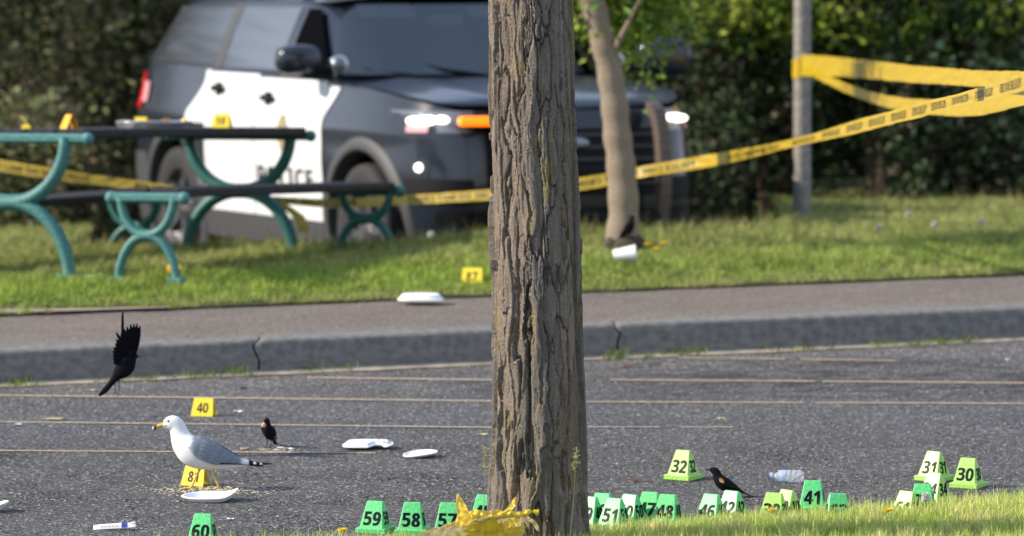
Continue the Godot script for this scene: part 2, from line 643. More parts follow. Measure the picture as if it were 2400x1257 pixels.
func build_ground() -> void:
	var low := PlaneMesh.new()
	low.size = Vector2(1600, 1600)
	var g := obj("ground", low, M.soil, null, Vector3(0, -2.4, 0))
	tag(g, "wide flat land under the lot, the lawn and the hedge", "ground", "", "structure")
	var uvf := func(p): return Vector2(p.x, p.z)
	# the lot: fine where the lens looks
	var lot_mesh := grid(150, 260, func(s, t):
		var x := lerpf(-3.2, 3.2, s)
		var d := lerpf(15.0, kerb_d(x) + 0.04, t)
		var y := lot(d) + 0.0025 * noise_b.get_noise_2d(x * 60.0, d * 60.0)
		return Vector3(x, y, -d), false, func(p, _s, _t): return lot_tone(p), uvf)
	struct("parking_lot", lot_mesh, M.asphalt, "dark grey speckled asphalt of the car park below the kerb")
	for side in [-1.0, 1.0]:
		var m := grid(12, 20, func(s, t):
			var x: float = side * lerpf(3.2, 30.0, s)
			var d := lerpf(-6.0, kerb_d(x) + 0.04, t)
			return Vector3(x, lot(d), -d) if side < 0.0 else Vector3(side * lerpf(30.0, 3.2, s), lot(lerpf(-6.0, kerb_d(side * lerpf(30.0, 3.2, s)) + 0.04, t)), -lerpf(-6.0, kerb_d(side * lerpf(30.0, 3.2, s)) + 0.04, t)), false, func(p, _s, _t): return lot_tone(p), uvf)
		struct("parking_lot", m, M.asphalt, "asphalt of the car park beyond the %s edge of the view" % ("left" if side < 0 else "right"))
	var near := grid(12, 8, func(s, t):
		var x := lerpf(-3.2, 3.2, s)
		var d := lerpf(-6.0, 15.0, t)
		return Vector3(x, lot(d), -d), false, func(p, _s, _t): return lot_tone(p), uvf)
	struct("parking_lot", near, M.asphalt, "asphalt of the car park on the camera side of the grass verge")
	# sidewalk
	var tone := func(p: Vector3, _s, _t):
		var t := 1.0 + 0.14 * noise_a.get_noise_2d(p.x * 60.0, p.z * 80.0) + 0.1 * noise_b.get_noise_2d(p.x * 200.0, p.z * 260.0)
		var d := -p.z - kerb_d(p.x)
		var pale := 1.0 - smoothstep(0.15, 0.5, d)
		return Color(t * 0.78, t * 0.655, t * 0.56).lerp(Color(t * 0.90, t * 0.84, t * 0.75), pale * 0.7)
	var walk := grid(120, 24, func(s, t):
		var x := lerpf(-8.0, 8.0, s)
		var d := lerpf(kerb_d(x) + 0.175, path_d(x) + 0.3, t)
		return Vector3(x, lot(d) + 0.151 + 0.003 * noise_b.get_noise_2d(x * 70.0, d * 70.0), -d), false, tone, uvf)
	struct("sidewalk", walk, M.path, "pinkish grey gravelly sidewalk between the kerb and the lawn")
	# kerb in cast lengths with open joints
	var kerb := Node3D.new()
	kerb.name = "kerb"
	add_child(kerb)
	tag(kerb, "weathered concrete kerb with a dark shaded face", "kerb", "", "structure")
	var joints := [-8.0, -4.6, -2.95, -1.19, 0.505, 2.75, 4.5, 8.0]
	for k in joints.size() - 1:
		var a: float = joints[k] + 0.005
		var b: float = joints[k + 1] - 0.005
		var profile := [Vector2(0.0, -0.10), Vector2(0.0, 0.0), Vector2(0.008, 0.06), Vector2(0.014, 0.12), Vector2(0.019, 0.140), Vector2(0.030, 0.151), Vector2(0.048, 0.155), Vector2(0.11, 0.156), Vector2(0.172, 0.155), Vector2(0.174, 0.145), Vector2(0.174, -0.1)]
		var n := int((b - a) / 0.02)
		var m := grid(profile.size() - 1, n, func(s, t):
			var q: Vector2 = profile[int(round(s * (profile.size() - 1)))]
			var x := lerpf(a, b, t)
			var chip := smoothstep(0.03, 0.0, minf(x - a, b - x)) * (0.006 + 0.012 * absf(noise_b.get_noise_2d(q.y * 900.0, x * 300.0)))
			var rough := 0.0025 * noise_b.get_noise_2d(x * 260.0, q.y * 900.0) + 0.003 * noise_a.get_noise_2d(x * 90.0, q.y * 300.0)
			x += smoothstep(0.10, 0.0, x - a) * kerb_jag(k, q.y) + smoothstep(0.10, 0.0, b - x) * kerb_jag(k + 1, q.y)
			var d := kerb_d(x) + q.x
			return Vector3(x, lot(kerb_d(x)) + q.y + 0.061 * q.x - (chip * 0.6 if q.y > 0.1 else 0.0), -(d + (rough + chip) * (1.0 if q.x < 0.06 else 0.0))))
		obj("kerb_stone", m, M.kerb, kerb)
	for k in range(1, joints.size() - 1):
		var x: float = joints[k]
		var h := Heap.new()
		h.box(Vector3(x, lot(kerb_d(x)) + 0.055, -(kerb_d(x) + 0.102)), Vector3(0.07, 0.16, 0.145))
		obj("joint_filler", done(h), M.joint, kerb)
	# drifts of dust and grit along the kerb foot
	var grit := grid(160, 5, func(s, t):
		var x := lerpf(-3.4, 3.4, s)
		var wide := 0.10 + 0.05 * noise_a.get_noise_1d(x * 120.0)
		var d = kerb_d(x) + 0.004 - wide * (1.0 - t)
		return Vector3(x, lot(d) + 0.004 + 0.010 * t, -d), false, func(p, _s, _t):
			var q := 1.0 + 0.5 * noise_b.get_noise_1d(p.x * 300.0)
			return Color(0.30 * q, 0.26 * q, 0.21 * q))
	struct("gutter_dust", grit, M.tint_matte, "pale line of dust and grit along the kerb foot")
	# lawn
	var lawn_mesh := grid(220, 160, func(s, t):
		var x := lerpf(-13.0, 13.0, s)
		var d := lerpf(path_d(x), 46.0, t * t * 0.75 + 0.25 * t)
		return Vector3(x, lawn(x, d) + 0.006, -d))
	struct("lawn", lawn_mesh, M.soil, "earth of the lawn under the grass blades")
	# the sunken car park behind it
	var p2 := grid(40, 30, func(s, t):
		var x := lerpf(-9.0, 2.2, s)
		var d := lerpf(28.9, 46.0, t)
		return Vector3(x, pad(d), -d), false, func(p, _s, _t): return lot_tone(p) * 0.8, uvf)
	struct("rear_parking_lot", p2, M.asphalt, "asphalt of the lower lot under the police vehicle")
	# verge in front
	var v := grid(160, 34, func(s, t):
		var x := lerpf(-6.0, 8.0, s)
		var d := lerpf(12.0, verge_d(x), t)
		return Vector3(x, verge(x, d), -d))
	struct("grass_verge", v, M.soil, "earth of the grass verge at the near edge of the lot")
	# worn parking lines
	var lines := [[Vector2(-60, 928), Vector2(1150, 942), 0.044, 0.9], [Vector2(1150, 943), Vector2(2460, 948), 0.034, 0.8], [Vector2(-60, 990), Vector2(1150, 1004), 0.034, 0.8], [Vector2(1150, 1003), Vector2(1720, 1003), 0.024, 0.5],
		[Vector2(-60, 1058), Vector2(880, 1064), 0.031, 0.7], [Vector2(720, 887), Vector2(1200, 893), 0.048, 0.9], [Vector2(1430, 892), Vector2(2460, 900), 0.041, 0.7], [Vector2(1590, 840), Vector2(2100, 847), 0.041, 0.6]]
	for l in lines:
		var a := on_lot(l[0].x, l[0].y)
		var b := on_lot(l[1].x, l[1].y)
		var h := Heap.new()
		var n := int(absf(b.x - a.x) / 0.012)
		for i in n:
			var p := a.lerp(b, float(i) / n)
			var q := a.lerp(b, float(i + 1) / n)
			var wear := 0.5 + 0.5 * noise_b.get_noise_2d(p.x * 150.0, p.z * 50.0) + 0.4 * noise_a.get_noise_2d(p.x * 60.0, 7.0)
			if wear > l[3] + 0.12:
				continue
			var w: float = 0.8 * l[2] * (0.75 + 0.5 * absf(noise_b.get_noise_1d(p.x * 500.0)))
			var off := Vector3(0, 0.004, 0)
			var u := 0.06075 * w / 2.0
			h.quad(p + off + Vector3(0, -u, w / 2), p + off + Vector3(0, u, -w / 2), q + off + Vector3(0, u, -w / 2), q + off + Vector3(0, -u, w / 2))
		struct("parking_line", done(h), M.paint_line, "faded tan painted line on the asphalt")


# ------------------------------------------------------------------ grass
func tuft_mesh(n: int, tall: float, spread: float, wide: float, seed_: int) -> ArrayMesh:
	var r := RandomNumberGenerator.new()
	r.seed = seed_
	var h := Heap.new()
	for i in n:
		var a := r.randf() * TAU
		var base := Vector3(cos(a), 0, sin(a)) * spread * sqrt(r.randf())
		var lean := Vector3(r.randfn(0, 1), 0, r.randfn(0, 1)) * tall * 0.33
		var hgt := tall * r.randf_range(0.45, 1.0)
		var side := Vector3(cos(a + 1.3), 0, sin(a + 1.3)) * wide * r.randf_range(0.6, 1.2)
		var mid := base + lean * 0.35 + Vector3(0, hgt * 0.55, 0)
		var tip := base + lean + Vector3(0, hgt, 0)
		var k := r.randf_range(0.75, 1.2)
		h.tint = Color(k, k, k * r.randf_range(0.7, 1.1))
		h.quad(base - side, mid - side * 0.8, mid + side * 0.8, base + side)
		h.tri(mid - side * 0.8, tip, mid + side * 0.8)
	return done(h, true, true)

func build_grass() -> void:
	# near verge, sharp
	var kinds := [tuft_mesh(12, 0.072, 0.020, 0.0015, 1), tuft_mesh(11, 0.062, 0.024, 0.0017, 2), tuft_mesh(9, 0.090, 0.020, 0.0014, 3)]
	for k in 3:
		var places := []
		var tints := []
		for i in 7000:
			var x := rng.randf_range(-1.7, 2.5) if i < 5200 else rng.randf_range(2.5, 3.6) if i % 2 == 0 else rng.randf_range(-2.8, -1.7)
			var back := verge_d(x) + rng.randfn(0.0, 0.012)
			var d := back - 1.55 * pow(rng.randf(), 1.15)
			if x < 0.0 and i < 5200 and rng.randf() > 0.75:
				continue
			var size := rng.randf_range(0.6, 1.15) * (0.7 if back - d < 0.06 else 1.0)
			places.append(Transform3D(Basis(Vector3.UP, rng.randf() * TAU).scaled(Vector3(1, rng.randf_range(0.8, 1.2), 1) * size), Vector3(x, verge(x, d) - 0.003, -d)))
			var c := Color(0.42, 0.51, 0.12)
			var dry := noise_a.get_noise_2d(x * 150.0, d * 150.0)
			c = c.lerp(Color(0.66, 0.57, 0.30), clampf(dry * 1.1 + rng.randf() * 0.4, 0.0, 0.85))
			tints.append(c * rng.randf_range(0.85, 1.4))
		var o := scatter("verge_grass", kinds[k], M.blade, places, tints, null, ["short olive grass of the near verge", "sunlit tips of the near verge grass", "taller blades in the near verge grass"][k])
		o.set_meta("category", "grass")
	# a bare, pinkish strip at the left where feet have worn the turf away
	var bare_a := on_lawn(-40, 735)
	var bare_b := on_lawn(392, 726)
	var bare := grid(40, 4, func(u, v):
		var x := lerpf(bare_a.x, bare_b.x, u)
		var d: float = lerpf(-bare_a.z, -bare_b.z, u) + lerpf(-0.10, 0.10, v) * (1.0 - 0.6 * u * u)
		return Vector3(x, lawn(x, d) + 0.012, -d), false, func(p, _u, _v):
			var q := 1.0 + 0.25 * noise_b.get_noise_2d(p.x * 200.0, p.z * 200.0)
			return Color(0.31, 0.24, 0.20) * q)
	struct("worn_path", bare, M.tint_matte, "bare pinkish strip of worn earth in the lawn at the left")
	# lawn behind the sidewalk
	var far := [tuft_mesh(14, 0.06, 0.05, 0.0028, 5), tuft_mesh(12, 0.075, 0.05, 0.003, 6)]
	for k in 2:
		var places := []
		var tints := []
		for i in 20000:
			var x := rng.randf_range(-3.6, 4.0) if i < 15000 else rng.randf_range(4.0, 5.6) if i % 2 == 0 else rng.randf_range(-5.6, -3.6)
			var d := path_d(x) + 0.02 + 8.2 * pow(rng.randf(), 1.2)
			if d > lawn_edge(x) + 0.25:
				continue
			var e := d - path_d(x)
			# the strip of the lawn path that shows bare at far left
			if x > bare_a.x - 0.3 and x < bare_b.x and absf(d - lerpf(-bare_a.z, -bare_b.z, (x - bare_a.x) / (bare_b.x - bare_a.x))) < 0.11 + 0.05 * noise_b.get_noise_1d(x * 300.0):
				continue
			if e < 0.15 and noise_b.get_noise_2d(x * 130.0, d * 90.0) > 0.1:
				continue
			var size := rng.randf_range(0.55, 1.1) * (0.75 if e < 0.7 else 1.0) * (1.35 if lawn_edge(x) - d < 0.5 else 1.0)
			places.append(Transform3D(Basis(Vector3.UP, rng.randf() * TAU).scaled(Vector3(1, rng.randf_range(0.7, 1.2), 1) * size), Vector3(x, lawn(x, d), -d)))
			var lush := smoothstep(0.1, 0.5, e) * (1.0 - smoothstep(1.1, 1.9, e))
			var c := Color(0.33, 0.37, 0.12).lerp(Color(0.33, 0.46, 0.07), lush * (0.8 if x < 0.0 else 0.45))
			var dry := noise_a.get_noise_2d(x * 70.0, d * 130.0) + 0.6 * noise_b.get_noise_2d(x * 200.0, d * 300.0)
			c = c.lerp(Color(0.42, 0.36, 0.18), clampf(dry * 0.9 * (1.0 - 0.6 * lush), 0.0, 0.7))
			c = c.lerp(Color(0.09, 0.16, 0.03), clampf(-dry * 0.8, 0.0, 0.55))
			tints.append(c * rng.randf_range(0.8, 1.2))
		var o := scatter("lawn_grass", far[k], M.blade, places, tints, null, ["blurred green grass of the lawn around the tables", "longer yellowish blades in the lawn around the tables"][k])
		o.set_meta("category", "grass")
	# tall dry stalks along the far edge of the lawn
	var stalk := tuft_mesh(7, 0.20, 0.03, 0.0022, 9)
	var pl := []
	var ti := []
	for i in 420:
		var x := rng.randf_range(-3.4, 3.6)
		var d: float = lawn_edge(x) + rng.randf_range(-0.5, 0.1) if x < 1.65 else rng.randf_range(31.0, 32.4)
		if x > -2.0 and x < -0.6 and rng.randf() > 0.5:
			continue
		pl.append(Transform3D(Basis(Vector3.UP, rng.randf() * TAU).scaled(Vector3.ONE * rng.randf_range(0.5, 1.0)), Vector3(x, lawn(x, d), -d)))
		ti.append(Color(0.20, 0.20, 0.07).lerp(Color(0.36, 0.32, 0.18), rng.randf()))
	scatter("tall_grass", stalk, M.blade, pl, ti, null, "tall dry stalks along the far edge of the lawn").set_meta("category", "grass")
	# weeds in the gutter
	var weed := tuft_mesh(16, 0.045, 0.05, 0.002, 12)
	pl = []
	ti = []
	for run in [[60, 600, 26, 900.0], [600, 1000, 8, 870.0], [1420, 1720, 16, 826.0], [1780, 2000, 8, 812.0], [2080, 2300, 14, 798.0]]:
		for i in run[2]:
			var px := rng.randf_range(run[0], run[1])
			var x := (px - 1200.0) / 495.0
			var d := kerb_d(x) - rng.randf_range(0.0, 0.11)
			pl.append(Transform3D(Basis(Vector3.UP, rng.randf() * TAU).scaled(Vector3(1.3, rng.randf_range(0.4, 1.4), 1.0)), Vector3(x, lot(d), -d)))
			ti.append(Color(0.20, 0.25, 0.05) * rng.randf_range(0.7, 1.1))
	scatter("gutter_weeds", weed, M.blade, pl, ti, null, "small weeds growing in the gutter dust at the kerb foot").set_meta("category", "weeds")


func pebble(seed_: int) -> ArrayMesh:
	var r := RandomNumberGenerator.new()
	r.seed = seed_
	var pts := []
	for i in 3:
		var row := []
		for k in 5:
			var a := TAU * k / 5 + r.randf() * 0.5
			var rad: float = [1.0, 0.85, 0.35][i] * r.randf_range(0.75, 1.1)
			row.append(Vector3(cos(a) * rad, [0.0, 0.45, 0.75][i], sin(a) * rad))
		pts.append(row)
	var h := Heap.new()
	for i in 2:
		for k in 5:
			var j := (k + 1) % 5
			h.quad(pts[i][k], pts[i + 1][k], pts[i + 1][j], pts[i][j])
	for k in range(1, 4):
		h.tri(pts[2][0], pts[2][k + 1], pts[2][k])
	return done(h)

func build_grit() -> void:
	for k in 3:
		var places := []
		var tints := []
		for i in 32000:
			var d := 17.8 + 6.6 * pow(rng.randf(), 1.5)
			var x := rng.randf_range(-0.105, 0.105) * d
			if d > kerb_d(x) - 0.02 or d < verge_d(x) - 0.03:
				continue
			if d > 21.2 and rng.randf() < 0.5:
				continue
			var s := rng.randf_range(0.0022, 0.0052) * (1.25 if rng.randf() < 0.1 else 1.0)
			places.append(Transform3D(Basis(Vector3.UP, rng.randf() * TAU).scaled(Vector3(s * rng.randf_range(0.8, 1.6), s * rng.randf_range(0.5, 0.9), s)), Vector3(x, lot(d) - 0.0012, -d)))
			var v := 0.046 * exp(rng.randfn(0.15, 0.68))
			if rng.randf() < 0.02:
				v = rng.randf_range(0.25, 0.5)
			v = minf(v, 0.55)
			tints.append(Color(v * 1.02, v, v * rng.randf_range(0.94, 1.06)))
		var o := scatter("gravel", pebble(40 + k), M.tint, places, tints, null, ["stones standing proud of the worn asphalt", "pale stones in the worn asphalt", "dark stones in the worn asphalt"][k])
		o.set_meta("category", "gravel")


# ------------------------------------------------------------------ trees and shrubs
func build_bark_trunk() -> void:
	var foot := Vector3(0.0945, 0, -18.3)
	foot.y = verge(foot.x, 18.3) - 0.06
	var t := thing("bark_tree", "broad tree trunk with deeply furrowed grey bark and yellow lichen", "tree", foot)
	var warp := FastNoiseLite.new()
	warp.seed = 5
	warp.frequency = 1.0
	warp.fractal_octaves = 3
	var cell := FastNoiseLite.new()
	cell.seed = 19
	cell.noise_type = FastNoiseLite.TYPE_CELLULAR
	cell.frequency = 1.0
	cell.fractal_type = FastNoiseLite.FRACTAL_NONE
	cell.cellular_return_type = FastNoiseLite.RETURN_DISTANCE2_SUB
	cell.cellular_jitter = 1.0
	var level := FastNoiseLite.new()
	level.seed = 19
	level.noise_type = FastNoiseLite.TYPE_CELLULAR
	level.frequency = 1.0
	level.fractal_type = FastNoiseLite.FRACTAL_NONE
	level.cellular_return_type = FastNoiseLite.RETURN_CELL_VALUE
	level.cellular_jitter = 1.0
	var fine := FastNoiseLite.new()
	fine.seed = 8
	fine.frequency = 1.0
	fine.fractal_octaves = 4
	var tints := PackedColorArray()
	var radius := func(a: float, y: float) -> float:
		var flare := 0.035 * exp(-y / 0.13)
		return (0.147 + 0.009 * sin(a * 2.0 + 0.6) + flare - 0.0085 * clampf(y - 0.3, 0.0, 3.0)) + 0.011 * warp.get_noise_3d(cos(a) * 1.2, y * 1.8, sin(a) * 1.2)
	var surface := func(s: float, q: float) -> Vector3:
		var a := TAU * s
		var y := q
		var cx := cos(a)
		var cz := sin(a)
		var r: float = radius.call(a, y)
		# long plates that lean and split, each at a level of its own
		var wx := warp.get_noise_3d(cx * 1.5 + 3.0, y * 3.0, cz * 1.5) * 0.62 + fine.get_noise_3d(cx * 7.0, y * 9.0, cz * 7.0) * 0.13
		var wy := warp.get_noise_3d(cx * 2.0, y * 1.6, cz * 2.0 + 9.0) * 0.5
		var px := (cx * 2.6 + wx)
		var pz := (cz * 2.6 + wx * 0.7)
		var py := y * 1.45 + wy
		var gap := cell.get_noise_3d(px, py, pz) + 1.0
		var lv := level.get_noise_3d(px, py, pz)
		var px2 := (cx * 5.2 + wx * 1.5)
		var pz2 := (cz * 5.2 + wx)
		var gap2 := cell.get_noise_3d(px2, y * 2.2 + wy + 7.0, pz2) + 1.0
		var lv2 := level.get_noise_3d(px2, y * 2.2 + wy + 7.0, pz2)
		var fibre := fine.get_noise_3d(cx * 16.0 + wx * 3.0, y * 9.0, cz * 16.0)
		var grain_ := fine.get_noise_3d(cx * 30.0, y * 70.0, cz * 30.0)
		var h := 0.015 * smoothstep(0.0, 0.065, gap) + 0.005 * smoothstep(0.05, 0.6, gap) + 0.0125 * lv + 0.0035 * smoothstep(0.0, 0.05, gap2) + 0.0060 * lv2 + 0.0016 * fibre + 0.0012 * grain_
		r += h - 0.010
		var lichen := smoothstep(0.26, 0.55, warp.get_noise_3d(cx * 2.2 + 20.0, y * 2.4, cz * 2.2) + 0.45 * fine.get_noise_3d(cx * 14.0, y * 14.0 + 30.0, cz * 14.0))
		var tone := 1.0 + 0.30 * fibre + 0.22 * grain_ + 0.16 * lv2
		var c := Color(0.275, 0.228, 0.185) * tone
		c = c.lerp(Color(0.185, 0.17, 0.158) * tone, clampf(lv * 0.8 + 0.2, 0.0, 0.8))
		c = c.lerp(Color(0.34, 0.27, 0.07) * tone, lichen * 0.5)
		var orange := smoothstep(0.47, 0.6, fine.get_noise_3d(cx * 7.0 + 50.0, y * 7.0, cz * 7.0))
		c = c.lerp(Color(0.45, 0.20, 0.015), orange * 0.8)
		tints.append(c)
		var bow := 0.006 * sin(y * 2.2)
		return Vector3(cx * r + bow - 0.012 * y, y, cz * r)
	# fine rows where the lens looks, coarse ones above
	var nu := 420
	var ys := []
	for i in 640:
		ys.append(2.15 * i / 640.0)
	for i in 40:
		ys.append(2.15 + 3.2 * i / 39.0)
	var v := PackedVector3Array()
	var idx := PackedInt32Array()
	for y in ys:
		for i in nu:
			v.append(surface.call(float(i) / nu, y))
	for j in ys.size() - 1:
		for i in nu:
			var k := (i + 1) % nu
			var a := j * nu + i
			var b := j * nu + k
			idx.append_array([a, a + nu, b + nu, a, b + nu, b])
	obj("trunk", arrays_mesh(v, idx, tints), M.trunk_bark, t)
	var h := Heap.new()
	for k in 6:
		var a := TAU * k / 6.0 + 0.3
		var dir := Vector3(cos(a), 0.75, sin(a)).normalized()
		h.tube(curve([Vector3(0.02, 4.9, 0), Vector3(0.02, 5.3, 0) + dir * 0.4, Vector3(0, 5.3, 0) + dir * 1.3, Vector3(0, 5.5, 0) + dir * 2.4], 8), [0.09, 0.08, 0.075, 0.07, 0.06, 0.05, 0.04, 0.03, 0.02], 7)
	h.tint = Color(0.14, 0.12, 0.10)
	obj("limb", done(h, false), M.tree_skin, t)
	crown(t, "crown", Vector3(0, 7.0, 0), Vector3(2.3, 1.7, 2.3), 1500, [Color(0.10, 0.16, 0.03), Color(0.06, 0.11, 0.02)], 0.10, 77)

func sprig(n: int, leaf: float, spread: float, seed_: int, droop := 0.2) -> ArrayMesh:
	var r := RandomNumberGenerator.new()
	r.seed = seed_
	var h := Heap.new()
	for i in n:
		var c := Vector3(r.randfn(0, 1), r.randfn(0, 0.8), r.randfn(0, 1)) * spread * 0.5
		var b := Basis.from_euler(Vector3(r.randf_range(-0.9, 0.9) - droop, r.randf() * TAU, r.randf_range(-0.9, 0.9)))
		var l := leaf * r.randf_range(0.6, 1.2)
		var w := l * r.randf_range(0.24, 0.34)
		var k := r.randf_range(0.7, 1.25)
		h.tint = Color(k, k, k)
		var fold := Vector3(0, w * 0.35, 0)
		var a := c + b * Vector3(-l / 2, 0, 0)
		var e := c + b * Vector3(l / 2, 0, 0)
		var m1 := c + b * (Vector3(-l * 0.05, 0, w) + fold)
		var m2 := c + b * (Vector3(-l * 0.05, 0, -w) + fold)
		h.tri(a, m1, e)
		h.tri(a, e, m2)
	return done(h, true, true)

func crown(parent: Node, called: String, at_: Vector3, r: Vector3, n: int, tones: Array, leaf: float, seed_: int, clumps := 14, label := "") -> void:
	var g := RandomNumberGenerator.new()
	g.seed = seed_
	var heads := []
	for k in clumps:
		var u := Vector3(g.randfn(0, 1), g.randfn(0, 1), g.randfn(0, 1)).normalized() * pow(g.randf(), 0.45)
		heads.append([at_ + u * r * 0.85, g.randf_range(0.22, 0.42), g.randf_range(-0.3, 0.45)])
	var places := []
	var tints := []
	for i in n:
		var hd: Array = heads[g.randi() % clumps]
		var u := Vector3(g.randfn(0, 1), g.randfn(0, 0.8), g.randfn(0, 1)) * 0.62
		var p: Vector3 = hd[0] + u * r * hd[1]
		places.append(Transform3D(Basis.from_euler(Vector3(g.randf_range(-0.6, 0.6), g.randf() * TAU, g.randf_range(-0.6, 0.6))) * g.randf_range(0.7, 1.25), p))
		var c: Color = tones[g.randi() % tones.size()]
		tints.append(c * (1.0 + hd[2]) * g.randf_range(0.7, 1.3))
	scatter(called, sprig(7, leaf, leaf * 2.2, seed_ + 1), M.leaf, places, tints, parent, label)

func shrub(x: float, d: float, base: float, r: Vector3, n: int, tones: Array, leaf: float, seed_: int, label: String, group: String) -> void:
	var g := RandomNumberGenerator.new()
	g.seed = seed_
	var t := thing("hedge_shrub", label, "shrub", Vector3(x, base, -d), 0.0, group)
	var h := Heap.new()
	h.tint = Color(0.075, 0.055, 0.04)
	for k in 11:
		var a := g.randf() * TAU
		var tip := Vector3(cos(a) * r.x * g.randf_range(0.3, 0.9), r.y * g.randf_range(0.9, 1.9), sin(a) * r.z * g.randf_range(0.3, 0.9))
		h.tube(curve([Vector3(cos(a) * 0.08, -0.05, sin(a) * 0.08), tip * 0.35 + Vector3(g.randfn(0, 0.06), 0.1, 0), tip * 0.7 + Vector3(g.randfn(0, 0.1), 0, 0), tip], 7), [0.028, 0.025, 0.022, 0.019, 0.016, 0.013, 0.010, 0.006], 6)
	obj("stem", done(h, false, true), M.bark, t)
	crown(t, "foliage", Vector3(0, r.y * 0.92, 0), Vector3(r.x, r.y * 1.1, r.z), n, tones, leaf, seed_, 46)

func build_plants() -> void:
	M.tree_skin = grain(make(0.15, 0.125, 0.10, 0.9, 0.0, 0.2), 0.03, 0.45, 3.0, 0.4, 51)
	M.pale_bark = grain(make(0.48, 0.39, 0.29, 0.9, 0.0, 0.2), 0.03, 0.5, 5.0, 0.5, 52)
	build_bark_trunk()
	# slim leaning tree on the lawn
	var foot := on_lawn(1462, 592)
	var t := thing("slim_tree", "slim leaning tree with pale brown bark beside the police vehicle", "tree", foot)
	var d := -foot.z
	var pts := []
	for q in [[1456, 608], [1458, 560], [1462, 500], [1459, 430], [1454, 370], [1446, 310], [1441, 250], [1433, 190], [1419, 120], [1402, 50], [1384, -20], [1360, -100], [1340, -200], [1330, -330], [1350, -480]]:
		pts.append(at(q[0], q[1], d) - foot)
	var radii := []
	for i in 61:
		radii.append(lerpf(0.088, 0.055, i / 60.0) + (0.05 * exp(-i / 2.2)) + 0.004 * sin(i * 1.3))
	var h := Heap.new()
	h.tube(curve(pts, 60), radii, 18)
	obj("trunk", done(h, false), M.pale_bark, t)
	var h2 := Heap.new()
	h2.tube(curve([at(1424, 150, d) - foot, at(1470, 60, d - 0.1) - foot, at(1530, -60, d - 0.2) - foot, at(1600, -200, d) - foot], 9), [0.022, 0.02, 0.018, 0.015, 0.012, 0.01], 7)
	h2.tube(curve([at(1404, 60, d) - foot, at(1380, -20, d + 0.3) - foot, at(1440, -150, d + 0.4) - foot, at(1480, -300, d) - foot], 9), [0.022, 0.02, 0.018, 0.015, 0.012, 0.01], 7)
	obj("limb", done(h2, false), M.pale_bark, t)
	var fresh := [Color(0.24, 0.34, 0.035), Color(0.16, 0.26, 0.03), Color(0.32, 0.38, 0.07), Color(0.09, 0.17, 0.03)]
	crown(t, "crown", at(1485, -35, d + 0.3) - foot, Vector3(0.36, 0.46, 0.35), 420, fresh, 0.055, 61, 22, "bright green leaves hanging beside the slim trunk")
	crown(t, "crown", at(1400, -330, d) - foot, Vector3(1.2, 0.7, 1.1), 700, fresh, 0.06, 62, 24, "upper leaves of the slim tree")
	# root flare
	var h3 := Heap.new()
	for k in 5:
		var a := TAU * k / 5.0
		h3.tube(curve([Vector3(cos(a) * 0.03, 0.10, sin(a) * 0.03), Vector3(cos(a) * 0.10, 0.03, sin(a) * 0.10), Vector3(cos(a) * 0.19, -0.03, sin(a) * 0.19)], 5), [0.05, 0.045, 0.04, 0.03, 0.02, 0.01], 7)
	h3.pillow(at(1478, 574, d - 0.10) - foot, Vector3(0.085, 0.055, 0.07), 0.8)
	obj("root", done(h3, false), M.tree_skin, t)
	# tree behind the pole whose lower branches hang into the view
	var f2 := Vector3(2.9, lawn(2.9, 34.6) - 0.05, -34.6)
	var t2 := thing("leafy_tree", "leafy tree with sunlit yellow green branches hanging behind the grey pole", "tree", f2)
	var h4 := Heap.new()
	h4.tube(curve([Vector3(0, -0.1, 0), Vector3(0.05, 1.2, 0), Vector3(-0.05, 2.6, 0.1), Vector3(0.0, 4.6, 0)], 12), [0.14, 0.13, 0.12, 0.11, 0.1, 0.095, 0.09, 0.085, 0.08, 0.07, 0.06, 0.05, 0.04], 10)
	obj("trunk", done(h4, false), M.tree_skin, t2)
	var h5 := Heap.new()
	for q in [[Vector3(-0.9, 1.6, 1.6)], [Vector3(0.6, 1.55, 1.5)], [Vector3(-0.2, 2.9, 1.7)], [Vector3(-1.6, 2.6, 1.3)], [Vector3(0.3, 3.4, -0.8)]]:
		var e: Vector3 = q[0]
		h5.tube(curve([Vector3(0, 1.9, 0), e * Vector3(0.4, 0.9, 0.4) + Vector3(0, 0.3, 0), e], 8), [0.05, 0.045, 0.04, 0.035, 0.03, 0.025, 0.02, 0.015, 0.01], 7)
	obj("limb", done(h5, false), M.tree_skin, t2)
	var sunny := [Color(0.28, 0.36, 0.04), Color(0.15, 0.24, 0.03), Color(0.07, 0.14, 0.025), Color(0.40, 0.42, 0.08)]
	crown(t2, "crown", Vector3(-0.50, 1.42, 1.5), Vector3(1.75, 0.46, 0.45), 1300, sunny, 0.06, 71, 30, "lower sunlit branches of the leafy tree")
	crown(t2, "crown", Vector3(0, 3.6, 0.4), Vector3(2.0, 1.1, 1.6), 1100, sunny, 0.07, 72, 30, "upper branches of the leafy tree")
	# hedge
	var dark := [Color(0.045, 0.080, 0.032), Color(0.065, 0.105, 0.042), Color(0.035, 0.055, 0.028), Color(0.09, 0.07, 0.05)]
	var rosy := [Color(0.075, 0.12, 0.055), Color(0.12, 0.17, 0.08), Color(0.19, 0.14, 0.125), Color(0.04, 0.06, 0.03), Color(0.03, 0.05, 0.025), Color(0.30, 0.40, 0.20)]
	var olive := [Color(0.19, 0.19, 0.075), Color(0.13, 0.15, 0.07), Color(0.22, 0.165, 0.11), Color(0.10, 0.12, 0.06), Color(0.26, 0.28, 0.10)]
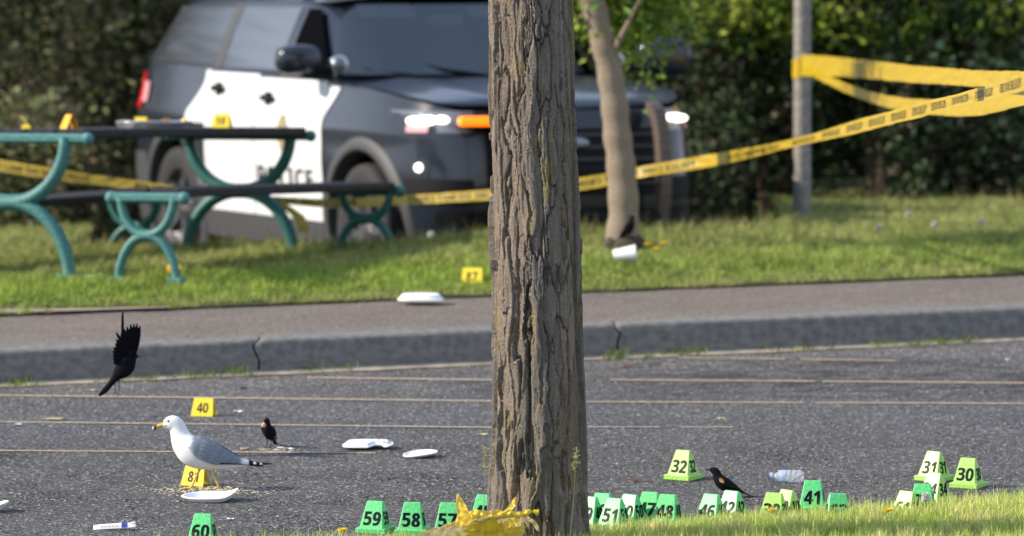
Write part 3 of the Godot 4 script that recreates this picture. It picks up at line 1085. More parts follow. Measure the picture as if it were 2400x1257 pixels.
	var rows := [
		[-3.25, 33.9, 0.5, 0.55, olive, "low olive weeds and brush left of the police vehicle's tail"],
		[-3.9, 35.6, 1.25, 1.75, olive, "olive brown shrub at the far left behind the picnic table"],
		[-2.75, 36.2, 1.2, 1.9, olive, "olive brown shrub directly behind the tail of the police vehicle"],
		[-1.5, 36.8, 1.2, 1.9, olive, "shrub behind the roof of the police vehicle"],
		[-0.2, 36.4, 1.2, 1.9, dark, "dark shrub behind the windscreen of the police vehicle"],
		[0.95, 35.6, 1.1, 1.75, dark, "dark shrub between the slim tree and the vehicle's far mirror"],
		[1.75, 34.0, 0.75, 1.7, dark, "very dark shrub right of the police vehicle's lit headlamp"],
		[2.45, 33.4, 0.7, 1.5, dark, "dark green shrub directly behind the grey pole"],
		[3.15, 33.7, 0.75, 1.55, rosy, "rosy tipped shrub between the pole and the view's right edge"],
		[3.95, 33.9, 0.8, 1.6, rosy, "rosy tipped shrub at the far right edge of the hedge"],
	]
	for i in rows.size():
		var q: Array = rows[i]
		var base := lawn(q[0], q[1]) if q[0] > 1.6 else pad(q[1])
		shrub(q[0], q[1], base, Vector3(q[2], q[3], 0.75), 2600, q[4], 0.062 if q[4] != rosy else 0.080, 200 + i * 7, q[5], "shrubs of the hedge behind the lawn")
	# the dense thicket behind
	for i in 7:
		var x := -3.7 + 1.3 * i
		var dd := 38.6 + (i % 3) * 0.5
		var b := pad(dd) if x < 1.8 else lawn(x, dd)
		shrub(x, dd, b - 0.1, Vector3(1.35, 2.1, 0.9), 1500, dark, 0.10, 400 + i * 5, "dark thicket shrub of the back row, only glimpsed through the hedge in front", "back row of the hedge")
	# rising thicket far behind so that no sky shows
	for i in 6:
		var x := -3.9 + 1.75 * i
		var tt := thing("thicket_tree", "dim tree standing in shade behind the hedge, only glimpsed between its shrubs", "tree", Vector3(x, 0.5, -42.5 - (i % 2) * 0.8), 0.0, "dim trees behind the hedge")
		var hh := Heap.new()
		hh.tube([Vector3(0, -0.2, 0), Vector3(0.05, 1.5, 0), Vector3(0, 3.5, 0)], [0.12, 0.10, 0.06], 8)
		obj("trunk", done(hh, false), M.tree_skin, tt)
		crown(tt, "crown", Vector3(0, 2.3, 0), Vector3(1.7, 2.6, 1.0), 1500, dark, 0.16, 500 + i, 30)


func dandelion(px: float, py: float, tall: float, on: String, clock: bool, label: String, group: String, lift := 0.0) -> void:
	var p := on_lawn(px, py + tall * 420.0) if on == "lawn" else Vector3.ZERO
	if on == "verge":
		var d := 18.75
		for k in 40:
			var q := at(px, py, d)
			var gap := q.y - verge(q.x, d) - tall
			d += gap / 0.15 * 0.35
		p = at(px, py, d)
		p.y = verge(p.x, d)
	var t := thing("dandelion", label, "flower", p, 0.0, group)
	var h := Heap.new()
	h.tint = Color(0.16, 0.20, 0.05)
	h.tube([Vector3.ZERO, Vector3(0.003, tall * 0.5, 0.002), Vector3(0, tall, 0)], [0.0018, 0.0017, 0.0016], 6)
	obj("stem", done(h, false, true), M.tint, t)
	var g := Heap.new()
	var r := RandomNumberGenerator.new()
	r.seed = int(px)
	if clock:
		g.tint = Color(0.55, 0.54, 0.50)
		for k in 90:
			var u := Vector3(r.randfn(0, 1), r.randfn(0, 1), r.randfn(0, 1)).normalized()
			var s := u.cross(Vector3(0.3, 1, 0.2)).normalized() * 0.0035
			var e := Vector3(0, tall, 0) + u * 0.019
			g.tri(Vector3(0, tall, 0), e - s, e + s)
			g.tri(e - s, e + u.cross(s), e + s)
		obj("seed_head", done(g, true, true), M.tint, t)
	else:
		for ring in 4:
			for k in 18:
				var a := TAU * k / 18.0 + ring * 0.17
				var out := Vector3(cos(a), 0.18 + ring * 0.3, sin(a)).normalized()
				var side := Vector3(-sin(a), 0, cos(a)) * 0.0026
				var l := (0.026 if on == "verge" else 0.030) - ring * 0.0035
				var kx := r.randf_range(0.85, 1.1)
				g.tint = Color(0.92 * kx, 0.66 * kx, 0.008)
				var o := Vector3(0, tall, 0)
				g.quad(o - side * 0.4, o + out * l - side, o + out * l + side, o + side * 0.4)
		obj("petals", done(g, true, true), M.tint, t)


# ------------------------------------------------------------------ the police vehicle (x forward, y up, z to its right)
const WHEEL_F := 1.605
const WHEEL_R := -1.42
const WHEEL_Y := 0.385

func car_w(y: float) -> float:
	return 0.985 - 0.18 * (y - 0.7) * (y - 0.7)

func car_lf(y: float) -> float:
	return 2.475 - 0.34 * (y - 0.62) * (y - 0.62)

func car_lr(y: float) -> float:
	return 2.56 - 0.22 * (y - 0.62) * (y - 0.62)

func car_side(x: float, y: float) -> float:
	var l := car_lf(y) if x > 0.0 else car_lr(y)
	var n := 5.5 if x > 0.0 else 7.0
	var q := pow(clampf(absf(x) / l, 0.0, 1.0), n)
	var w := car_w(y)
	# the shoulder crease and the slightly hollow doors
	w += 0.012 * exp(-pow((y - 0.98) / 0.07, 2.0)) - 0.014 * exp(-pow((y - 0.62) / 0.12, 2.0)) * (1.0 - smoothstep(0.9, 1.3, absf(x - 0.05)))
	return w * pow(maxf(1.0 - q, 0.0), 1.0 / n)

func car_nose(z: float, y: float) -> float:
	var q := pow(clampf(absf(z) / car_w(y), 0.0, 1.0), 5.5)
	return car_lf(y) * pow(maxf(1.0 - q, 0.0), 1.0 / 5.5)

func car_top(x: float) -> float:
	if x > 1.05:
		var t := (x - 1.05) / 1.4
		return 1.235 - 0.045 * t - 0.10 * t * t * t
	return 1.235 + (1.05 - x) * 0.021

func house_half(y: float) -> float:
	var t := (y - 1.2) / 0.5
	return 0.915 - 0.16 * t - 0.045 * t * t

func house_front(y: float) -> float:
	return 1.20 - 0.58 * (y - 1.2) / 0.5

func house_rear(y: float) -> float:
	return -2.46 + 0.36 * (y - 1.2) / 0.5

func house_side(x: float, y: float) -> float:
	var f := house_front(y)
	var r := house_rear(y)
	var mid := (f + r) / 2.0
	var q := pow(clampf(absf(x - mid) / ((f - r) / 2.0), 0.0, 1.0), 10.0)
	return house_half(y) * pow(maxf(1.0 - q, 0.0), 0.1)

func house_nose(z: float, y: float) -> float:
	var f := house_front(y)
	var r := house_rear(y)
	var q := pow(clampf(absf(z) / house_half(y), 0.0, 1.0), 6.0)
	return (f + r) / 2.0 + (f - r) / 2.0 * pow(maxf(1.0 - q, 0.0), 0.12) - 0.11 * z * z

# a panel that lies on the body side: x runs from left(y) to right(y)
func side_panel(left: Variant, right: Variant, y0: float, y1: float, proud: float, s: float, roof := false, n := 14) -> ArrayMesh:
	return grid(n, n, func(u, t):
		var y := lerpf(y0, y1, t)
		var a: float = (left as Callable).call(y) if left is Callable else left
		var b: float = (right as Callable).call(y) if right is Callable else right
		var x := lerpf(a, b, u)
		var z := (house_side(x, y) if roof else car_side(x, y)) + proud
		return Vector3(x, y, s * z))

func nose_panel(z0: float, z1: float, y0: float, y1: float, proud: float, bulge := 0.0) -> ArrayMesh:
	return grid(18, 8, func(u, t):
		var z := lerpf(z0, z1, u)
		var y := lerpf(y0, y1, t)
		return Vector3(car_nose(z, y) + proud + bulge * sin(PI * u) * sin(PI * t), y, z))

func lower_shell() -> ArrayMesh:
	# stations round the plan: right side, nose, left side, tail
	var st := []
	for i in 97:
		st.append([0, lerpf(-0.955, 0.955, i / 96.0), 1.0])
	for i in range(1, 24):
		st.append([1, lerpf(1.0, -1.0, i / 24.0), 0.0])
	for i in 97:
		st.append([0, lerpf(0.955, -0.955, i / 96.0), -1.0])
	for i in range(1, 20):
		st.append([2, lerpf(-1.0, 1.0, i / 20.0), 0.0])
	var nrow := 26
	var v := PackedVector3Array()
	for j in nrow + 1:
		for q in st:
			var xx: float = q[1] * 2.48 if q[0] == 0 else (2.45 if q[0] == 1 else -2.45)
			var y := lerpf(0.36, car_top(xx), float(j) / nrow)
			if q[0] == 0:
				var x: float = q[1] * (car_lf(y) if q[1] > 0 else car_lr(y))
				v.append(Vector3(x, y, q[2] * car_side(x, y)))
			else:
				var zc := car_side(0.955 * car_lf(y), y) if q[0] == 1 else car_side(-0.955 * car_lr(y), y)
				var z: float = q[1] * zc
				if q[0] == 1:
					v.append(Vector3(car_nose(z, y), y, z))
				else:
					var k := pow(absf(z) / car_w(y), 7.0)
					v.append(Vector3(-car_lr(y) * pow(maxf(1.0 - k, 0.0), 1.0 / 7.0), y, z))
	var n := st.size()
	var idx := PackedInt32Array()
	for j in nrow:
		for i in n:
			var k := (i + 1) % n
			var a := j * n + i
			var b := j * n + k
			var c := (v[a] + v[b] + v[a + n] + v[b + n]) / 4.0
			var off := false
			for wx in [WHEEL_F, WHEEL_R]:
				if absf(c.z) > 0.7 and Vector2(c.x - wx, c.y - WHEEL_Y).length() < 0.485:
					off = true
			if not off:
				idx.append_array([a, b, b + n, a, b + n, a + n])
	return arrays_mesh(v, idx)

func hood_mesh() -> ArrayMesh:
	return grid(26, 46, func(u, t):
		var w := lerpf(-1.0, 1.0, u)
		var x := lerpf(-2.40, 2.44, t)
		var y := car_top(x)
		var z := car_side(x, y) * w
		var ridge := 0.030 * (1.0 - pow(absf(w), 2.4)) + 0.012 * exp(-pow((absf(w) - 0.62) / 0.10, 2.0))
		var front := smoothstep(2.50, 2.25, x)
		var xx := x
		if x > 2.2:
			xx = lerpf(x, minf(car_nose(z, y), x + 0.12), (x - 2.2) / 0.24)
		return Vector3(xx, y + ridge * smoothstep(1.0, 1.3, x) * front + 0.001, z))

func house_mesh() -> ArrayMesh:
	return grid(120, 14, func(u, t):
		var y := lerpf(1.215, 1.70, t)
		var a = TAU * u
		# spread the stations so that the corners are well covered
		var c := cos(a)
		var s := sin(a)
		var f := house_front(y)
		var r := house_rear(y)
		var n := 7.0
		var k := pow(pow(absf(c), n) + pow(absf(s), n), -1.0 / n)
		var x := (f + r) / 2.0 + (f - r) / 2.0 * c * k
		var z := house_half(y) * s * k
		if c > 0.0:
			x -= 0.11 * z * z * smoothstep(0.5, 1.0, c * k)
		return Vector3(x, y, z), true)

func roof_mesh() -> ArrayMesh:
	return grid(24, 30, func(u, t):
		var w := lerpf(-1.0, 1.0, u)
		var x := lerpf(-2.10, 0.62, t)
		var z := w * 0.715
		var e := pow(absf(w), 4.0)
		var f := smoothstep(0.62, 0.2, x) * 0.045 + 0.03 * smoothstep(-2.10, -1.2, x)
		return Vector3(x - 0.11 * z * z * smoothstep(-0.2, 0.62, x), 1.695 + f * (1.0 - e), z))

func wheel(parent: Node, x: float, s: float) -> void:
	var w := Node3D.new()
	w.name = "wheel"
	parent.add_child(w, true)
	w.position = Vector3(x, WHEEL_Y, s * 0.845)
	var lathe := func(profile: Array) -> ArrayMesh:
		return grid(36, profile.size() - 1, func(u, t):
			var q: Vector2 = profile[int(round(t * (profile.size() - 1)))]
			return Vector3(cos(TAU * u) * q.x, sin(TAU * u) * q.x, q.y * s), true)
	obj("tyre", lathe.call([Vector2(0.24, -0.11), Vector2(0.34, -0.122), Vector2(0.375, -0.11), Vector2(0.385, -0.08), Vector2(0.385, 0.08), Vector2(0.375, 0.112), Vector2(0.345, 0.125), Vector2(0.30, 0.122), Vector2(0.25, 0.105)]), M.tyre, w)
	obj("rim", lathe.call([Vector2(0.25, 0.108), Vector2(0.235, 0.10), Vector2(0.225, 0.045), Vector2(0.08, 0.04), Vector2(0.075, 0.075), Vector2(0.0, 0.08)]), M.rim, w)
	for k in 5:
		var h := Heap.new()
		var a := TAU * k / 5.0
		var dir := Vector3(cos(a), sin(a), 0)
		var side := Vector3(-sin(a), cos(a), 0)
		var z := Vector3(0, 0, s)
		h.hexa([dir * 0.07 - side * 0.04 + z * 0.045, dir * 0.07 + side * 0.04 + z * 0.045, dir * 0.07 + side * 0.03 + z * 0.08, dir * 0.07 - side * 0.03 + z * 0.08,
			dir * 0.23 - side * 0.03 + z * 0.06, dir * 0.23 + side * 0.03 + z * 0.06, dir * 0.23 + side * 0.022 + z * 0.095, dir * 0.23 - side * 0.022 + z * 0.095])
		obj("spoke", done(h), M.rim, w)

func build_car() -> void:
	var phi := deg_to_rad(24.5)
	var up := Vector3(0, 1, 0.02).normalized()
	var fwd := Vector3(sin(phi), 0, cos(phi))
	fwd = (fwd - up * fwd.dot(up)).normalized()
	var right := fwd.cross(up).normalized()
	var car := thing("police_vehicle", "dark police utility vehicle with white doors, nose towards the viewer, headlamps lit", "police vehicle")
	car.transform = Transform3D(Basis(fwd, up, right), Vector3(-0.665, pad(31.56), -31.56))
	var body := obj("body", lower_shell(), M.paint, car)
	obj("hood", hood_mesh(), M.paint, car)
	# the cabin shell is open behind the windscreen
	var ca := house_mesh().surface_get_arrays(0)
	var cv: PackedVector3Array = ca[Mesh.ARRAY_VERTEX]
	var cut := PackedInt32Array()
	var ci: PackedInt32Array = ca[Mesh.ARRAY_INDEX]
	for i in range(0, ci.size(), 3):
		var m := (cv[ci[i]] + cv[ci[i + 1]] + cv[ci[i + 2]]) / 3.0
		if not (m.x > 0.3 and absf(m.z) < house_half(m.y) - 0.10 and m.x > house_front(m.y) - 0.22):
			cut.append_array([ci[i], ci[i + 1], ci[i + 2]])
	ca[Mesh.ARRAY_INDEX] = cut
	var cabin_mesh := ArrayMesh.new()
	cabin_mesh.add_surface_from_arrays(Mesh.PRIMITIVE_TRIANGLES, ca)
	obj("cabin", cabin_mesh, M.paint, car)
	for s in [-1.0, 1.0]:
		var seat := Heap.new()
		seat.pillow(Vector3(-0.12, 1.28, s * 0.37), Vector3(0.09, 0.16, 0.25), 0.6)
		var back := obj("seat_back", done(seat, false), M.trim_grey, car)
		var rest := Heap.new()
		rest.pillow(Vector3(-0.14, 1.50, s * 0.37), Vector3(0.06, 0.085, 0.13), 0.6)
		obj("headrest", done(rest, false), M.trim_grey, back)
	var part := Heap.new()
	part.slab(Vector3(-0.42, 1.42, 0), Vector3(0.04, 0.46, 1.36), 0.01)
	obj("partition", done(part), M.dark_inside, car)
	var wheel_h := Heap.new()
	var loop := []
	for i in 25:
		var a := TAU * i / 24.0
		loop.append(Vector3(0.52 + 0.07 * sin(a), 1.27 + 0.17 * sin(a), -0.37 + 0.18 * cos(a)))
	wheel_h.tube(loop, [0.014], 8)
	obj("steering_wheel", done(wheel_h, false), M.black, car)
	var rv := Heap.new()
	rv.pillow(Vector3(0.62, 1.58, 0.0), Vector3(0.025, 0.035, 0.12), 0.6)
	obj("rear_view_mirror", done(rv, false), M.trim_grey, car)
	for s in [-1.0, 1.0]:
		var vs := Heap.new()
		vs.slab(Vector3(0.56, 1.645, s * 0.36), Vector3(0.16, 0.015, 0.36), 0.005, Basis(Vector3(0, 0, 1), -0.5))
		obj("sun_visor", done(vs), M.trim_grey, car)
	obj("roof", roof_mesh(), M.paint, car)
	# underbody and wheel wells keep daylight out
	var h := Heap.new()
	h.box(Vector3(0.05, 0.40, 0), Vector3(4.5, 0.24, 1.30))
	obj("underbody", done(h), M.black, car)
	for s in [1.0, -1.0]:
		for wx in [WHEEL_F, WHEEL_R]:
			var well := grid(30, 4, func(u, t):
				var a := lerpf(-0.35, PI + 0.35, u)
				var r: float = [0.0, 0.50, 0.50, 0.50, 0.49][int(round(t * 4))]
				var z: float = [0.50, 0.50, 0.65, 0.8, 0.93][int(round(t * 4))]
				return Vector3(wx + cos(a) * r, WHEEL_Y + sin(a) * r, s * z))
			obj("wheel_well", well, M.black, car)
			var flare := grid(40, 4, func(u, t):
				var a := lerpf(-0.50, PI + 0.42, u)
				var r: float = [0.455, 0.452, 0.475, 0.525, 0.545][int(round(t * 4))]
				var o: float = [-0.10, 0.010, 0.022, 0.018, -0.006][int(round(t * 4))]
				var x: float = wx + cos(a) * r
				var y := WHEEL_Y + sin(a) * r
				return Vector3(x, y, s * (car_side(clampf(x, -2.2, 2.2), maxf(y, 0.25)) + o)))
			obj("arch_trim", flare, M.cladding, car)
			wheel(car, wx, s)
		obj("sill_trim", side_panel(-0.86, 1.06, 0.24, 0.40, 0.012, s), M.cladding, car)
		obj("rear_corner_trim", side_panel(-2.44, -1.92, 0.28, 0.72, 0.008, s), M.cladding, car)
		# white doors
		var front_door := obj("front_door", side_panel(-0.02, 1.05, 0.405, 1.235, 0.006, s), M.white_wrap, car)
		front_door.set_meta("label", "white front door with dark lettering" if s > 0 else "white front door on the far side")
		var rear_door := obj("rear_door", side_panel(func(y): return maxf(-0.86, WHEEL_R + sqrt(maxf(0.0, 0.555 * 0.555 - pow(maxf(y - WHEEL_Y, 0.0), 2.0)))) if y < 0.95 else -0.86, -0.035, 0.405, 1.255, 0.006, s), M.white_wrap, car)
		rear_door.set_meta("label", "white rear door cut round by the wheel arch")
		var wrap := obj("quarter_panel", side_panel(func(y): return lerpf(-1.20, -0.94, smoothstep(0.95, 1.22, y)), -0.865, 0.935, 1.265, 0.005, s), M.white_wrap, car)
		wrap.set_meta("label", "white slanted end of the door colour over the rear wheel")
		obj("fender_flash", side_panel(1.055, func(y): return lerpf(1.06, 1.24, smoothstep(1.0, 1.22, y)), 0.98, 1.205, 0.005, s), M.white_wrap, car)
		for hx in [[-0.66, 1.155, rear_door], [0.18, 1.115, front_door]]:
			var hh := Heap.new()
			var z := car_side(hx[0], hx[1])
			hh.slab(Vector3(hx[0], hx[1], s * (z + 0.03)), Vector3(0.17, 0.04, 0.03), 0.008)
			hh.slab(Vector3(hx[0] - 0.02, hx[1] - 0.005, s * (z + 0.010)), Vector3(0.10, 0.085, 0.012), 0.004)
			obj("handle", done(hh), M.black, hx[2])
		var shut := Heap.new()
		for k in 20:
			var y0 := lerpf(0.405, 1.235, k / 20.0)
			var y1 := lerpf(0.405, 1.235, (k + 1) / 20.0)
			shut.quad(Vector3(-0.034, y0, s * (car_side(-0.03, y0) + 0.002)), Vector3(-0.034, y1, s * (car_side(-0.03, y1) + 0.002)), Vector3(-0.021, y1, s * (car_side(-0.03, y1) + 0.002)), Vector3(-0.021, y0, s * (car_side(-0.03, y0) + 0.002)))
		obj("door_gap", done(shut), M.black, car)
		# windows
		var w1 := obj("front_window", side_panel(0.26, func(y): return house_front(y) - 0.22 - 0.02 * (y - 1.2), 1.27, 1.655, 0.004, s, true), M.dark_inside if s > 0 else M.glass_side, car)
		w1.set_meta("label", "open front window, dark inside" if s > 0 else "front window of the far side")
		obj("rear_window", side_panel(-0.80, 0.15, 1.285, 1.66, 0.004, s, true), M.glass_side, car)
		obj("quarter_window", side_panel(func(y): return -2.16 + 0.28 * (y - 1.29) / 0.37, -0.93, 1.30, 1.655, 0.004, s, true), M.glass_side, car)
		obj("pillar_trim", side_panel(-0.92, -0.81, 1.28, 1.665, 0.006, s, true), M.cladding, car)
		obj("belt_trim", side_panel(-2.0, 0.98, 1.245, 1.272, 0.008, s, true), M.black, car)
		# mirror
		var mz := 1.00 if s > 0 else 1.22
		var mm := Heap.new()
		mm.pillow(Vector3(0.95, 1.36, s * (mz + 0.09)), Vector3(0.085, 0.09, 0.135) * (1.0 if s > 0 else 1.35), 0.62)
		var mirror := obj("mirror", done(mm, false), M.paint, car)
		var ma := Heap.new()
		ma.box(Vector3(0.96, 1.28, s * (mz - 0.05)), Vector3(0.09, 0.06, 0.24 if s > 0 else 0.6))
		obj("mirror_arm", done(ma), M.black, mirror)
		var mg := Heap.new()
		mg.box(Vector3(0.895, 1.36, s * (mz + 0.09)), Vector3(0.07, 0.13, 0.20))
		obj("mirror_glass", done(mg), M.glass_dark, mirror)
		# pillar spotlight
		var sp := Heap.new()
		var sc := Vector3(1.10, 1.335, s * 0.905)
		sp.tube([sc + Vector3(-0.10, 0, 0), sc + Vector3(-0.07, 0, 0), sc + Vector3(-0.02, 0, 0), sc + Vector3(0.04, 0, 0), sc + Vector3(0.05, 0, 0)], [0.015, 0.035, 0.048, 0.054, 0.05], 16)
		sp.tube([sc + Vector3(-0.02, -0.05, 0), sc + Vector3(-0.06, -0.14, -0.02 * s)], [0.014], 8)
		var spot := obj("spotlight", done(sp, false), M.chrome, car)
		var sl := Heap.new()
		sl.ball(sc + Vector3(0.045, 0, 0), Vector3(0.025, 0.046, 0.046), 14, 8)
		obj("spotlight_lens", done(sl, false), M.lamp_glass, spot)
		# lamps
		var hl := obj("headlight", nose_panel(s * 0.60, s * 0.96, 0.965, 1.09, 0.010), M.lamp_glass, car)
		for k in 3:
			var b := Heap.new()
			var zz: float = s * ((0.755 if s > 0 else 0.66) + 0.05 * k)
			b.ball(Vector3(car_nose(zz, 1.03) + 0.006, 1.035 + 0.004 * (1 - k), zz), Vector3(0.055, 0.026 - 0.004 * absf(k - 1), 0.042), 12, 8)
			obj("headlight_lamp", done(b, false), M.lamp_on, hl)
		var rm := obj("side_reflector", side_panel(2.10, 2.25, 0.965, 1.035, 0.012, s), M.tail_pink, hl)
		rm.set_meta("label", "pinkish side reflector of the headlamp")
		var lamp := OmniLight3D.new()
		lamp.name = "headlight_glow"
		lamp.position = Vector3(car_nose(0.835, 1.03) + 0.006, 1.035, s * 0.835)
		lamp.light_energy = 0.05
		lamp.light_color = Color(1.0, 0.97, 0.9)
		lamp.light_size = 0.012
		lamp.omni_range = 12.0
		lamp.omni_attenuation = 2.0
		lamp.shadow_enabled = true
		car.add_child(lamp, true)
		var tl := obj("tail_light", side_panel(-2.47, -2.12, 1.00, 1.23, 0.012, s, false, 10), M.tail_red, car)
		obj("tail_light_lens", side_panel(-2.12, -1.98, 1.04, 1.17, 0.011, s, false, 8), M.tail_pink, tl)
		obj("tail_light_strip", side_panel(-2.47, -2.36, 0.74, 1.00, 0.012, s, false, 6), M.tail_red, tl)
		var fg := Heap.new()
		fg.ball(Vector3(car_nose(s * 0.86, 0.765) + 0.014, 0.765, s * 0.86), Vector3(0.022, 0.026, 0.026), 12, 8)
		obj("fog_light", done(fg, false), M.lamp_on, car)
	# crest and lettering on the near front door
	var door: Node = car.get_node("front_door")
	var crest := lettering("POLICE", 0.12, 1.6, func(x, y): return Vector3(0.47 + x, 0.645 + y, car_side(0.47 + x, 0.645 + y) + 0.010))
	obj("lettering", crest, M.ink, door)
	var sh := Heap.new()
	for k in 10:
		var a0 := TAU * k / 10.0
		var a1 := TAU * (k + 1) / 10.0
		var f := func(a: float) -> Vector3:
			var x := 0.45 + 0.075 * sin(a)
			var y := 0.93 + (0.10 if cos(a) > 0 else 0.14) * cos(a)
			return Vector3(x, y, car_side(x, y) + 0.011)
		sh.tri(Vector3(0.45, 0.93, car_side(0.45, 0.93) + 0.013), f.call(a0), f.call(a1))
	obj("crest", done(sh), M.crest, door)
	# windscreen
	obj("windscreen", grid(26, 12, func(u, t):
		var y := lerpf(1.262, 1.675, t)
		var z := lerpf(-1.0, 1.0, u) * (house_half(y) - 0.075)
		return Vector3(house_nose(z, y) + 0.010, y + 0.008, z)), M.windscreen, car)
	var ww := Heap.new()
	for k in 2:
		var z0 := -0.05 + 0.45 * k
		ww.tube([Vector3(house_nose(z0, 1.25) + 0.03, 1.262, z0), Vector3(house_nose(z0 + 0.3, 1.30) + 0.03, 1.30, z0 + 0.28), Vector3(house_nose(z0 + 0.5, 1.36) + 0.02, 1.35, z0 + 0.42)], [0.008], 6)
		obj("wiper", done(ww), M.black, car)
		ww = Heap.new()
	obj("cowl", grid(20, 3, func(u, t):
		var z := lerpf(-0.84, 0.84, u)
		return Vector3(lerpf(1.10, 1.27, t) - 0.11 * z * z, 1.252 + 0.012 * t, z)), M.black, car)
	for s in [-1.0, 1.0]:
		var rr := Heap.new()
		rr.tube([Vector3(-1.95, 1.715, s * 0.66), Vector3(-1.7, 1.765, s * 0.66), Vector3(-0.2, 1.775, s * 0.655), Vector3(0.12, 1.72, s * 0.65)], [0.02], 8)
		obj("roof_rail", done(rr, false), M.paint, car)
	# front end
	var grille := obj("grille", nose_panel(-0.54, 0.54, 0.60, 0.985, 0.006), M.black, car)
	for k in 5:
		var y := 0.66 + 0.07 * k
		obj("grille_bar", nose_panel(-0.52, 0.52, y, y + 0.018, 0.016), M.cladding, grille)
	obj("lower_intake", nose_panel(-0.80, 0.80, 0.30, 0.52, 0.008), M.black, car)
	obj("bumper_lip", nose_panel(-0.84, 0.84, 0.385, 0.43, 0.03), M.paint, car)
	obj("bumper_skirt", nose_panel(-0.86, 0.86, 0.20, 0.36, 0.002), M.black, car)
	for s in [-1.0, 1.0]:
		obj("bumper_pocket", nose_panel(s * 0.62, s * 0.90, 0.56, 0.70, 0.006), M.black, car)
	var badge := Heap.new()
	badge.ball(Vector3(2.49, 0.90, 0), Vector3(0.02, 0.035, 0.085), 14, 8)
	obj("badge", done(badge, false), M.chrome_dull, grille)
	# push bumper: two curved uprights and three rails
	var pb := Node3D.new()
	pb.name = "push_bumper"
	car.add_child(pb)
	for s in [-1.0, 1.0]:
		var u := Heap.new()
		var path := curve([Vector3(2.47, 1.10, s * 0.485), Vector3(2.56, 1.06, s * 0.485), Vector3(2.62, 0.90, s * 0.485), Vector3(2.64, 0.66, s * 0.485), Vector3(2.60, 0.44, s * 0.485)], 16)
		for k in 16:
			var a: Vector3 = path[k]
			var b: Vector3 = path[k + 1]
			var t := (b - a).normalized()
			var n := Vector3(-t.y, t.x, 0) * 0.035
			var z := Vector3(0, 0, 0.035)
			u.hexa([a - n - z, a - n + z, a + n + z, a + n - z, b - n - z, b - n + z, b + n + z, b + n - z])
		obj("upright", done(u), M.pushbar, pb)
	for y in [0.48, 0.74]:
		var u := Heap.new()
		u.slab(Vector3(2.63, y, 0), Vector3(0.04, 0.06, 0.94), 0.01)
		obj("rail", done(u), M.black, pb)
	var al := Heap.new()
	al.slab(Vector3(2.50, 1.035, 0.51), Vector3(0.05, 0.055, 0.46), 0.012)
	var am := obj("amber_light", done(al), M.amber_on, car)
	am.set_meta("label", "lit amber warning light beside the headlamp")
	var br := Heap.new()
	br.box(Vector3(2.45, 1.0, 0.51), Vector3(0.12, 0.012, 0.40))
	obj("lamp_bracket", done(br), M.black, am)


# ------------------------------------------------------------------ picnic table and benches (z along the length, x across)
func rib(h: Heap, path: Array, wide: float, thick: float) -> void:
	h.tube(path, [wide], 8, thick / wide, Vector3(0, 0, 1))

func cast_frame(half: float, top: float, waist: float, foot: float, arm: float, big: float) -> ArrayMesh:
	var h := Heap.new()
	var upper := []
	var lower := []
	for i in 25:
		var a := PI * i / 24.0
		upper.append(Vector3(-cos(a) * arm, top - 0.03 - sin(a) * (top - 0.03 - waist), 0))
		lower.append(Vector3(-cos(a) * foot, sin(a) * waist, 0))
	# both arches are tubes that swell at the foot and where they meet
	var r1 := []
	var r2 := []
	for i in 25:
		var m := absf(i - 12.0) / 12.0
		r1.append(big * (0.95 + 0.25 * (1.0 - m)))
		r2.append(big * (0.9 + 0.3 * (1.0 - m) + (0.35 if m > 0.93 else 0.0)))
	h.tube(upper, r1, 8, 0.8, Vector3(0, 0, 1))
	h.tube(lower, r2, 8, 0.8, Vector3(0, 0, 1))
	h.slab(Vector3(0, waist, 0), Vector3(big * 5.0, big * 2.0, big * 1.7), big * 0.4)
	for s in [-1.0, 1.0]:
		h.slab(Vector3(s * foot, 0.012, 0), Vector3(big * 3.2, 0.045, big * 3.0), 0.008)
		# scrolls in the corners between the arches
		h.tube(curve([Vector3(s * big * 2.0, waist + big * 0.2, 0), Vector3(s * foot * 0.45, waist - big * 0.6, 0), Vector3(s * foot * 0.62, waist - big * 2.2, 0)], 8), [big * 0.5], 6)
	# fluted top rail with rounded ends
	h.slab(Vector3(0, top - 0.036, 0), Vector3(half * 2.0, 0.052, 0.045), 0.014)
	for k in 2:
		h.slab(Vector3(0, top - 0.026 - 0.022 * k, 0.025), Vector3(half * 1.9, 0.010, 0.012), 0.003)
	for s in [-1.0, 1.0]:
		h.ball(Vector3(s * half, top - 0.036, 0), Vector3(0.036, 0.034, 0.03), 10, 7)
	return done(h, false)

